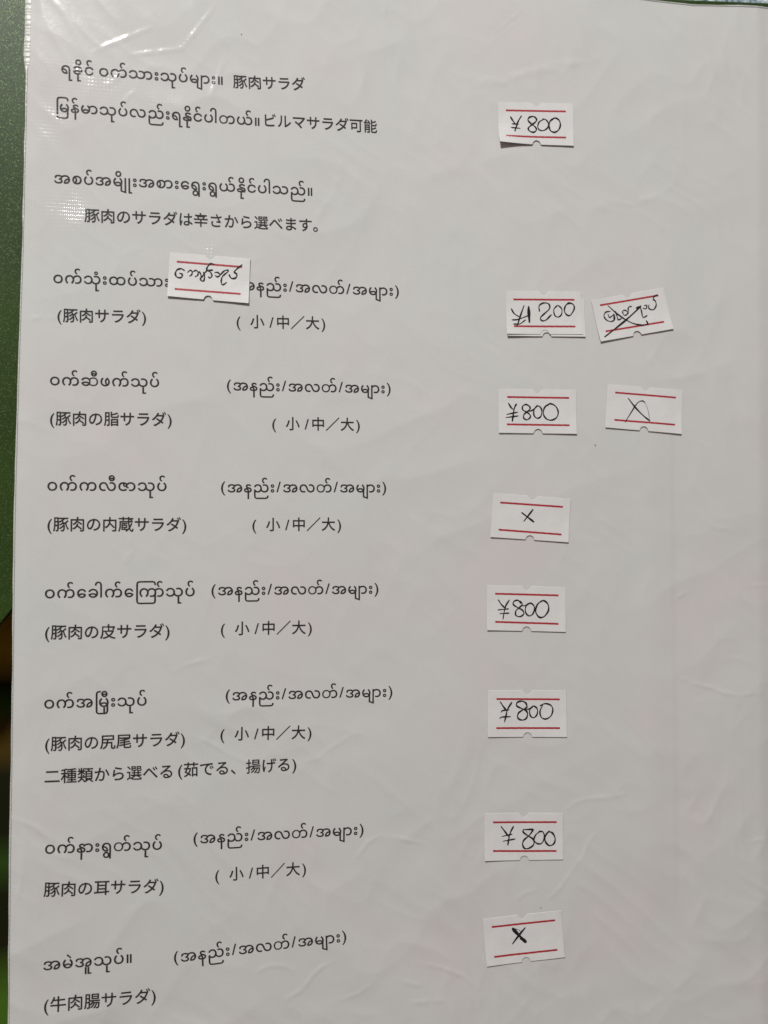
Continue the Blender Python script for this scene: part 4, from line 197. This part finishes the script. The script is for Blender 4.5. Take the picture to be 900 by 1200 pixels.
# ------------------------------------------------------------------ shape of the limp laminated sheet
rng = np.random.default_rng(7)
def vnoise(x, y, cell, seed):
    r = np.random.default_rng(seed); G = r.uniform(-1, 1, (160, 160))
    u = x / cell + 70.3; v = y / cell + 70.7
    i = np.floor(u).astype(int); j = np.floor(v).astype(int); a = u - i; b = v - j
    a = a * a * a * (a * (a * 6 - 15) + 10); b = b * b * b * (b * (b * 6 - 15) + 10)
    i %= 159; j %= 159
    return (G[j, i] * (1 - a) + G[j, i + 1] * a) * (1 - b) + (G[j + 1, i] * (1 - a) + G[j + 1, i + 1] * a) * b
def smooth(a, b, x):
    t = np.clip((x - a) / (b - a), 0, 1); return t * t * (3 - 2 * t)
def height(x, y):
    h = 2.2 + 0.45 * vnoise(x, y, 70, 1) + 0.16 * vnoise(x, y, 30, 2)
    wx = x + 7 * vnoise(x, y, 26, 11); wy = y + 7 * vnoise(x, y, 26, 12)
    lo = smooth(-30, -110, y) * 0.5 + 0.6 + smooth(70, 140, y) * 0.3
    h = h + lo * (0.17 * (1 - np.abs(vnoise(wx + 0.5 * wy, wy - 0.4 * wx, 21, 3)) * 1.6) + 0.07 * (1 - np.abs(vnoise(wx - 0.6 * wy, wy + 0.5 * wx, 11, 4)) * 1.6) + 0.055 * (1 - np.abs(vnoise(wx + 0.3 * wy, wy + 0.8 * wx, 6.5, 8)) * 1.6))
    h = h + 0.012 * vnoise(x, y, 5, 5)
    # edge of a narrower page tucked behind, showing through as a ridge
    band = smooth(60, 20, y) * smooth(-125, -95, y)
    h = h + band * 0.10 * smooth(-1.2, 1.0, x - 119.2 + 0.012 * (y + 40)) * -1 + band * 0.16 * np.exp(-((x - 112) / 5.0) ** 2)
    # the sleeve turns down along its right seam
    h = h - 0.55 * smooth(146.2, 152, x) - 0.25 * smooth(-61, -66, x)
    return h
NX, NY = 434, 624
gx = np.linspace(-65.0, 151.8, NX); gy = np.linspace(-152.0, 157.6, NY)
X, Y = np.meshgrid(gx, gy)
Hg = height(X, Y)
CRg = np.zeros_like(Hg)
for wd, amp, pl in CREASES:
    x0 = min(p[0] for p in pl) - 3 * wd - 1; x1 = max(p[0] for p in pl) + 3 * wd + 1
    y0 = min(p[1] for p in pl) - 3 * wd - 1; y1 = max(p[1] for p in pl) + 3 * wd + 1
    ii = np.where((gx > x0) & (gx < x1))[0]; jj = np.where((gy > y0) & (gy < y1))[0]
    if len(ii) == 0 or len(jj) == 0: continue
    sl = (slice(jj[0], jj[-1] + 1), slice(ii[0], ii[-1] + 1)); xx = X[sl]; yy = Y[sl]
    D = np.full(xx.shape, 1e9); T = np.zeros(xx.shape)
    L_ = 0; tot = sum(math.dist(pl[k], pl[k + 1]) for k in range(len(pl) - 1))
    for k in range(len(pl) - 1):
        ax, ay = pl[k]; bx, by = pl[k + 1]; dx, dy = bx - ax, by - ay; s = math.hypot(dx, dy)
        t = np.clip(((xx - ax) * dx + (yy - ay) * dy) / (s * s), 0, 1)
        d = np.hypot(xx - ax - t * dx, yy - ay - t * dy); q = d < D
        D[q] = d[q]; T[q] = ((L_ + t * s) / tot)[q]; L_ += s
    wv = max(wd, 0.5)
    tl = 1.2 if (pl[0][0] < 40 and pl[0][1] > 60) else (1.0 if pl[0][1] > 30 else 1.7)
    CRg[sl] += amp * 1.5 * tl * np.exp(-(D / wv) ** 2) * np.sin(np.pi * np.clip(T, 0.06, 0.94)) ** 0.5 * (0.75 + 0.5 * vnoise(xx, yy, 1.6, 21))
Hp = Hg + 0.75 * CRg
sx_, sy_ = gx[1] - gx[0], gy[1] - gy[0]
def samp(G, x, y):
    u = min(max((x - gx[0]) / sx_, 0), NX - 1.001); v = min(max((y - gy[0]) / sy_, 0), NY - 1.001)
    i = int(u); j = int(v); a = u - i; b = v - j
    return (G[j, i] * (1 - a) + G[j, i + 1] * a) * (1 - b) + (G[j + 1, i] * (1 - a) + G[j + 1, i + 1] * a) * b
def edge_l(y):   # left edge wanders a little
    return np.interp(y, [-152, -126, -85, -52, -1, 37, 82, 118, 157], [-65.0, -65.1, -65.3, -65.4, -65.35, -64.9, -64.3, -63.95, -63.7]) + np.interp(y, [-150, 0, 160], [0.55, 0.4, 0.3])
def warp(x, y):  # map the regular grid onto the sheet outline
    x = x + (edge_l(y) + 65.0) * smooth(-45, -65, x)
    y = y + (np.maximum(0, x - 125) * 0.085) * smooth(140, 157.6, y)
    return x, y

# ------------------------------------------------------------------ table, board
nT = 60
TX_, TY_ = np.meshgrid(np.linspace(-420, 520, nT), np.linspace(-420, 420, nT))
table = grid_mesh('table_top', TX_, TY_, -20 + 0.8 * vnoise(TX_, TY_, 40, 31), M_CLOTH)
table['kind'] = 'structure'
def board():
    pts = [(-74, -40), (-69.8, -27.2), (-66, -22.5), (-58, -18), (-40, -14), (170, -14), (177, 164.75), (123.1, 160.85), (-150, 140), (-150, -40)]
    pts = [(-150, -42)] + [(-80, -40)] + pts[1:9]
    n = len(pts); v = [(x, y, 0.0) for x, y in pts] + [(x, y, -2.2) for x, y in pts]
    f = [list(range(n)), list(range(2 * n - 1, n - 1, -1))] + [[i, i + n, (i + 1) % n + n, (i + 1) % n] for i in range(n)]
    o = link('green_board', v, f, M_BOARD, None, False)
    bv = o.modifiers.new('bevel', 'BEVEL'); bv.width = 0.0005; bv.segments = 3; bv.limit_method = 'ANGLE'
    return o
bo = board(); bo['label'] = 'speckled dark green lacquered board lying under the white menu sheet'; bo['category'] = 'board'

# ------------------------------------------------------------------ the menu sheet
menu = bpy.data.objects.new('menu_sheet', None); C.objects.link(menu)
menu['label'] = 'creased laminated white menu sheet printed in Burmese and Japanese'; menu['category'] = 'menu'
Xw, Yw = warp(X, Y)
grid_mesh('paper_page', Xw, Yw, Hp, M_PAPER, menu)
Xf = Xw + 0.35 * smooth(150.5, 151.8, X) - 0.25 * smooth(-64, -65, X); Yf = Yw + 0.5 * smooth(156.5, 157.6, Y)
film = grid_mesh('plastic_film', Xf, Yf, Hg + CRg + 0.17, M_FILM, menu)
wear = np.zeros_like(Hg)                                  # patches where the linen grain has been pressed deeper
for wx_, wy_, rx, ry, am in WEAR: wear += am * np.exp(-((X - wx_) / rx) ** 2 - ((Y - wy_) / ry) ** 2)
wear = np.clip(wear * (0.75 + 0.9 * vnoise(X, Y, 4.5, 51)), 0, 1)
wa = film.data.attributes.new('wear', 'FLOAT', 'POINT'); wa.data.foreach_set('value', wear.astype(np.float32).ravel())
# welded seam of the sleeve along the left and top edges
def seam(pts_in, pts_out, name='film_seam'):
    v = []; f = []
    for (a, b) in zip(pts_in, pts_out):
        v += [a, ((a[0] + b[0]) / 2, (a[1] + b[1]) / 2, (a[2] + b[2]) / 2 + 0.12), b, (b[0], b[1], b[2] - 0.35)]
    for i in range(len(pts_in) - 1):
        for k in range(3): f.append([4 * i + k, 4 * i + k + 1, 4 * i + k + 5, 4 * i + k + 4])
    return link(name, v, f, M_SEAM, menu)
ys = np.linspace(-151, 157.5, 1300)
wid = lambda y: 0.28 + 0.55 * float(smooth(118, 124, np.float64(y))) * 1.3 + 0.12 * float(vnoise(np.float64(y), np.float64(0), 6, 41))
pi_, po_ = [], []
for y in ys:
    e = float(edge_l(y)); z = samp(Hg, -64.9, y) + 0.16
    cr = (-0.30 * ((y / 1.1 + 0.3 * math.sin(y * 1.3)) % 1.0)) if y > 120 else 0.03 * math.sin(y * 5.1); pi_.append((e + 0.05 + (0.5 if y > 121 else 0.0), y, z + 0.1 + cr)); po_.append((e - wid(y), y, z - 0.12 + (cr if y > 120 else -cr)))
seam(pi_, po_)
xs = np.linspace(-64, 151, 300); pi_, po_ = [], []
for x in xs:
    xx, yy = warp(np.float64(x), np.float64(157.6)); z = samp(Hg, x, 157.5) + 0.16
    pi_.append((x, float(yy) - 0.1, z + 0.06)); po_.append((x, float(yy) + 0.30 + 0.08 * float(vnoise(np.float64(x), np.float64(3), 9, 42)), z - 0.2))
seam(pi_, po_)

# ------------------------------------------------------------------ glyph shapes
def curve_glyph(contours):
    cu = bpy.data.curves.new('g', 'CURVE'); cu.dimensions = '2D'; cu.fill_mode = 'FRONT'; cu.offset = 0.010
    for c in contours:
        sp = cu.splines.new('POLY'); k = len(c) // 2; sp.points.add(k - 1); sp.use_cyclic_u = True
        for i in range(k): sp.points[i].co = (c[2 * i] / 1000.0, c[2 * i + 1] / 1000.0, 0, 1)
    return bpy.data.objects.new('g', cu)
def text_glyph(ch):
    cu = bpy.data.curves.new('g', 'FONT'); cu.body = ch; cu.size = 1.0; cu.resolution_u = 3; cu.fill_mode = 'FRONT'; cu.offset = 0.006 if ch in '揚選' else 0.010
    return bpy.data.objects.new('g', cu)
shapes = {}
tmp = {}
for k, (adv, cs) in GLYPHS.items(): tmp['m' + k] = curve_glyph(cs)
for kind, s, *_ in TEXT:
    for ch in s:
        if kind != 'm' or ch in '()/':
            if ch != ' ' and 'j' + ch not in tmp: tmp['j' + ch] = text_glyph(ch)
for o in tmp.values(): C.objects.link(o)
bpy.context.view_layer.update()
dg = bpy.context.evaluated_depsgraph_get()
for k, o in tmp.items():
    e = o.evaluated_get(dg); me = e.to_mesh()
    v = np.array([tuple(a.co)[:2] for a in me.vertices]).reshape(-1, 2); f = [tuple(p.vertices) for p in me.polygons]
    bm = bmesh.new(); bm.from_mesh(me)
    if len(v):
        for ax in (0, 1):
            lo_, hi_ = v[:, ax].min(), v[:, ax].max(); c_ = lo_ + 0.2
            while c_ < hi_ - 0.05:
                no = (1, 0, 0) if ax == 0 else (0, 1, 0)
                bmesh.ops.bisect_plane(bm, geom=bm.verts[:] + bm.edges[:] + bm.faces[:], plane_co=(c_, c_, 0), plane_no=no); c_ += 0.2
    bm.verts.index_update()
    v = np.array([tuple(a.co)[:2] for a in bm.verts]).reshape(-1, 2); f = [tuple(q.index for q in p.verts) for p in bm.faces]; bm.free()
    shapes[k] = (v, f); e.to_mesh_clear()
for o in list(tmp.values()):
    d = o.data; bpy.data.objects.remove(o); bpy.data.curves.remove(d)
kz = shapes['j肉'][0]; JS = 0.94 / (kz[:, 1].max() - kz[:, 1].min())      # one em = 1
JB = shapes['j肉'][0][:, 1].min() * JS + 0.075

MARKS = set('ိီုူဲံ်ွှ')
ATT = set('ာါျ') | {'{u}'}
def tokens(s):
    out = []; i = 0
    while i < len(s):
        if s[i] == '{': j = s.index('}', i); out.append(s[i:j + 1]); i = j + 1
        else: out.append(s[i]); i += 1
    return out
def layout_m(s):
    """pen positions in em, each with the index of its letter cluster"""
    res = []; pen = 0.0; cl = -1; glue = False; post = 0.0
    for t in tokens(s):
        if t == '{E}': t = 'ေ'
        if t == '_': pen += 0.22; continue
        if t in '()/' and len(t) == 1:
            cl += 1; v = shapes['j' + t][0] * JS * 1.02; lsb = v[:, 0].min(); wdt = v[:, 0].max() - lsb
            res.append(('j' + t, pen + 0.05 - lsb, 0.02, 1.02 * JS, cl)); pen += wdt + 0.12; glue = False; continue
        adv = GLYPHS[t][0] / 1000.0
        dx = 0.0
        if t in MARKS:
            prev = res[-1][0][1:]
            if t in 'ိ' and prev == 'ျ': dx = -0.257
            if t == 'ွ' and prev == '{ra}': dx = -0.03
            if t in 'ီ' and prev == 'ှ': dx = 0.0
            if t == 'ု' and prev in ('{na}',): dx = -0.02
            if t == '်' and prev == 'ာ': dx = 0.02
        elif t in ATT: pass
        else:
            if not glue: cl += 1
        res.append(('m' + t, pen + dx, 0.0, 1.0, cl))
        if t not in MARKS: glue = t in ('{rw}', '{rt}', '{rm}')
        if t == '{rm}': pass
        pen += adv
    return res
CW = {'(': 0.36, ')': 0.36, '/': 0.4}
def layout_j(s):
    res = []; pen = 0.0
    for i, ch in enumerate(s):
        a = CW.get(ch, 1.0); v = shapes['j' + ch][0] * JS
        lsb = 0.0
        if ch in CW: lsb = -v[:, 0].min() + 0.04
        res.append(('j' + ch, pen + lsb, -0.0, JS, i)); pen += a
    return res
def layout_s(s):
    pos = {'(': 0.0, '小': 0.93, '/': 2.24, '中': 2.77, '／': 3.72, '大': 4.76, ')': 5.85}
    return [('j' + ch, x - shapes['j' + ch][0][:, 0].min() * JS, 0.0, JS, i) for i, (ch, x) in enumerate(pos.items())]

for kind, s, x0, y0, x1, y1 in TEXT:
    lay = {'m': layout_m, 'j': layout_j, 's': layout_s}[kind](s)
    W = math.dist((x0, y0), (x1, y1)); ang = math.atan2(y1 - y0, x1 - x0)
    def ext(l): 
        lo = min(p + shapes[k][0][:, 0].min() * sc for k, p, dy, sc, c in l); hi = max(p + shapes[k][0][:, 0].max() * sc for k, p, dy, sc, c in l)
        return lo, hi
    lo, hi = ext(lay); sc0 = W / (hi - lo)
    gs = sc0 * (0.955 if kind == 'm' else 1.0); ncl = max(c for *_, c in lay)
    gap = (W - (hi - lo) * gs) / max(1, ncl) if kind == 'm' else 0.0
    vy = 0.97 if kind == 'm' else 1.0
    verts = []; faces = []; ca, sa = math.cos(ang), math.sin(ang)
    for k, p, dy, sc, c in lay:
        v, f = shapes[k]; b = len(verts)
        for (gx_, gy_) in v:
            lx = (p + gx_ * sc - lo) * gs + c * gap; ly = (gy_ * sc + dy) * gs * vy
            if k[0] == 'j' and kind != 'm': ly = (gy_ * sc - 0.0) * gs
            wx = x0 + lx * ca - ly * sa; wy = y0 + lx * sa + ly * ca
            verts.append((wx, wy, samp(Hp, wx, wy) + 0.08))
        faces += [tuple(i + b for i in q) for q in f]
    link('printed_line', verts, faces, M_PRINT, menu, False)
# small ink specks and grit on the page
for (x, y) in SPECKS:
    r = rng.uniform(0.12, 0.2); k = 9; rot = rng.uniform(0, 3)
    v = [(x + r * rng.uniform(.6, 1.2) * math.cos(rot + i * 2 * math.pi / k), y + 1.5 * r * rng.uniform(.6, 1.2) * math.sin(rot + i * 2 * math.pi / k), samp(Hg, x, y) + 0.10) for i in range(k)]
    link('ink_speck', v, [list(range(k))], M_PRINT, menu, False)

# ------------------------------------------------------------------ price labels
def rib(pts, wmm, zf, z0):
    """flat pen stroke of width w along a smoothed path, round ends"""
    P = [Vector(p) for p in pts]
    if len(P) > 2:
        Q = [P[0] * 2 - P[1]] + P + [P[-1] * 2 - P[-2]]; out = []
        for i in range(1, len(Q) - 2):
            a, b, c, d = Q[i - 1:i + 3]
            for t in (0, .25, .5, .75): out.append(0.5 * ((2 * b) + (c - a) * t + (2 * a - 5 * b + 4 * c - d) * t * t + (3 * b - a - 3 * c + d) * t ** 3))
        out.append(P[-1]); P = out
    else: P = [P[0].lerp(P[1], t / 6) for t in range(7)]
    n = len(P); v = []; f = []
    for i in range(n):
        d = (P[min(i + 1, n - 1)] - P[max(i - 1, 0)]); d.normalize(); nr = Vector((-d.y, d.x))
        ww = wmm * 0.5 * (0.86 + 0.22 * math.sin(i * 0.9 + pts[0][0]))
        if i in (0, n - 1): ww *= 0.72
        for s_ in (1, -1):
            q = P[i] + nr * ww * s_; v.append((q.x, q.y, zf(q.x, q.y) + z0))
    for i in range(n - 1): f.append([2 * i, 2 * i + 1, 2 * i + 3, 2 * i + 2])
    for i, sg in ((0, -1), (n - 1, 1)):
        d = (P[min(i + 1, n - 1)] - P[max(i - 1, 0)]).normalized() * sg; q = P[i] + d * wmm * 0.3
        v.append((q.x, q.y, zf(q.x, q.y) + z0)); f.append([2 * i, 2 * i + 1, len(v) - 1])
    return v, f
def make_label(L, base):
    c = L['c']; TL, TR, BR, BL = [Vector(p) for p in c]
    ctr = (TL + TR + BR + BL) / 4
    lift = [q * k_ for q, k_ in zip(L['lift'], (0.6, 0.6, 0.6, 0.85))]                                     # TL, TR, BR, BL corner lift in mm
    def P(u, v): return (BL * (1 - u) + BR * u) * (1 - v) + (TL * (1 - u) + TR * u) * v
    def uv(x, y):
        q = Vector((x, y)); u = v = 0.5
        for _ in range(4):
            p = P(u, v); r = q - p
            du = (BR - BL) * (1 - v) + (TR - TL) * v; dv = (TL - BL) * (1 - u) + (TR - BR) * u
            det = du.x * dv.y - du.y * dv.x
            u += (r.x * dv.y - r.y * dv.x) / det; v += (du.x * r.y - du.y * r.x) / det
        return u, v
    hb = [samp(Hg, *P(a, b)) for a, b in ((0.1, .1), (.9, .1), (.9, .9), (.1, .9), (.5, .5), (.5, .1), (.5, .9))]
    def zf(x, y):
        u, v = uv(x, y); z = samp(Hg + 0.0, x, y) if False else 0
        u = min(max(u, -.05), 1.05); v = min(max(v, -.05), 1.05)
        eu = lambda t: max(0, 1 - t / 0.55) ** 2
        l = lift[0] * eu(u) * eu(1 - v) + lift[1] * eu(1 - u) * eu(1 - v) + lift[2] * eu(1 - u) * eu(v) + lift[3] * eu(u) * eu(v)
        l += 0.5 * (min(lift[2], lift[3]) * eu(v) * (1 - eu(u)) * (1 - eu(1 - u)))
        return samp(Hs, x, y) + base + l
    root = bpy.data.objects.new('price_label', None); C.objects.link(root)
    zc = zf(ctr.x, ctr.y)
    root.location = (ctr.x * MM, ctr.y * MM, zc * MM)
    root['label'] = L['label']; root['category'] = 'price label'; root['group'] = 'price labels stuck on the menu sheet'
    loc = lambda vs: [(a - ctr.x, b - ctr.y, z - zc) for a, b, z in vs]
    # outline columns with a notch top and bottom
    us = sorted(set([round(i / 22, 4) for i in range(23)] + [round(0.5 + 0.062 * math.sin(a), 5) for a in np.linspace(-math.pi / 2, math.pi / 2, 13)]))
    asp = (TR - TL).length / (TL - BL).length
    cols = []
    for u in us:
        d = abs(u - 0.5)
        nb = math.sqrt(max(0, 0.055 ** 2 - d * d)) * asp if d < 0.055 else 0.0
        nt = 0.10 * max(0, 1 - (d / 0.062) ** 1.5) if d < 0.062 else 0.0
        cols.append((u, nb, 1 - nt))
    R = 10; v = []; f = []
    for layer in (0.0, -0.065):
        for u, b, t in cols:
            for k in range(R + 1):
                q = P(u, b + (t - b) * k / R)
                if layer: q = q + (q - ctr).normalized() * (0.07 if (k in (0, R) or u in (us[0], us[-1])) else 0)
                v.append((q.x, q.y, zf(q.x, q.y) + layer))
    n = len(cols); off = n * (R + 1)
    for i in range(n - 1):
        for k in range(R):
            a = i * (R + 1) + k; b = a + R + 1
            f.append([a, b, b + 1, a + 1]); f.append([off + a, off + a + 1, off + b + 1, off + b])
    for i in range(n - 1):
        for k, fl in ((0, 0), (R, 1)):
            a = i * (R + 1) + k; b = a + R + 1
            f.append([a, off + a, off + b, b] if not fl else [a, b, off + b, off + a])
    for i, fl in ((0, 0), (n - 1, 1)):
        for k in range(R):
            a = i * (R + 1) + k
            f.append([a, a + 1, off + a + 1, off + a] if not fl else [a, off + a, off + a + 1, a + 1])
    link('label_paper', loc(v), f, M_LABEL, root, False)
    for a, b in L['l']:
        a = Vector(a); b = Vector(b); d = (b - a).normalized(); nr = Vector((-d.y, d.x)); vv = []; ff = []; N = 26
        for i in range(N + 1):
            q = a.lerp(b, i / N)
            for s_ in (1, -1):
                r = q + nr * s_ * (0.27 + 0.02 * math.sin(i * 2.1 + s_)); vv.append((r.x, r.y, zf(r.x, r.y) + 0.012))
        for i in range(N): ff.append([2 * i, 2 * i + 1, 2 * i + 3, 2 * i + 2])
        link('red_line', loc(vv), ff, M_RED, root, False)
    vv = []; ff = []
    for k, (wd, st) in enumerate(L['i']):
        a, b = rib(st, wd / 7.5 / 4 * 1.4, zf, 0.024 + 0.004 * k); m = len(vv); vv += a; ff += [[i + m for i in q] for q in b]
    if vv: link('handwriting', loc(vv), ff, M_PEN, root, False)
    return root
# labels bridge the finest wrinkles: they rest on a locally smoothed copy of the sheet
Hs = Hg + CRg
for _ in range(14):
    Hs = (Hs + np.roll(Hs, 1, 0) + np.roll(Hs, -1, 0) + np.roll(Hs, 1, 1) + np.roll(Hs, -1, 1)) / 5
for i, L in enumerate(LABELS):
    r = make_label(L, 0.34 if i == 3 else 0.25)
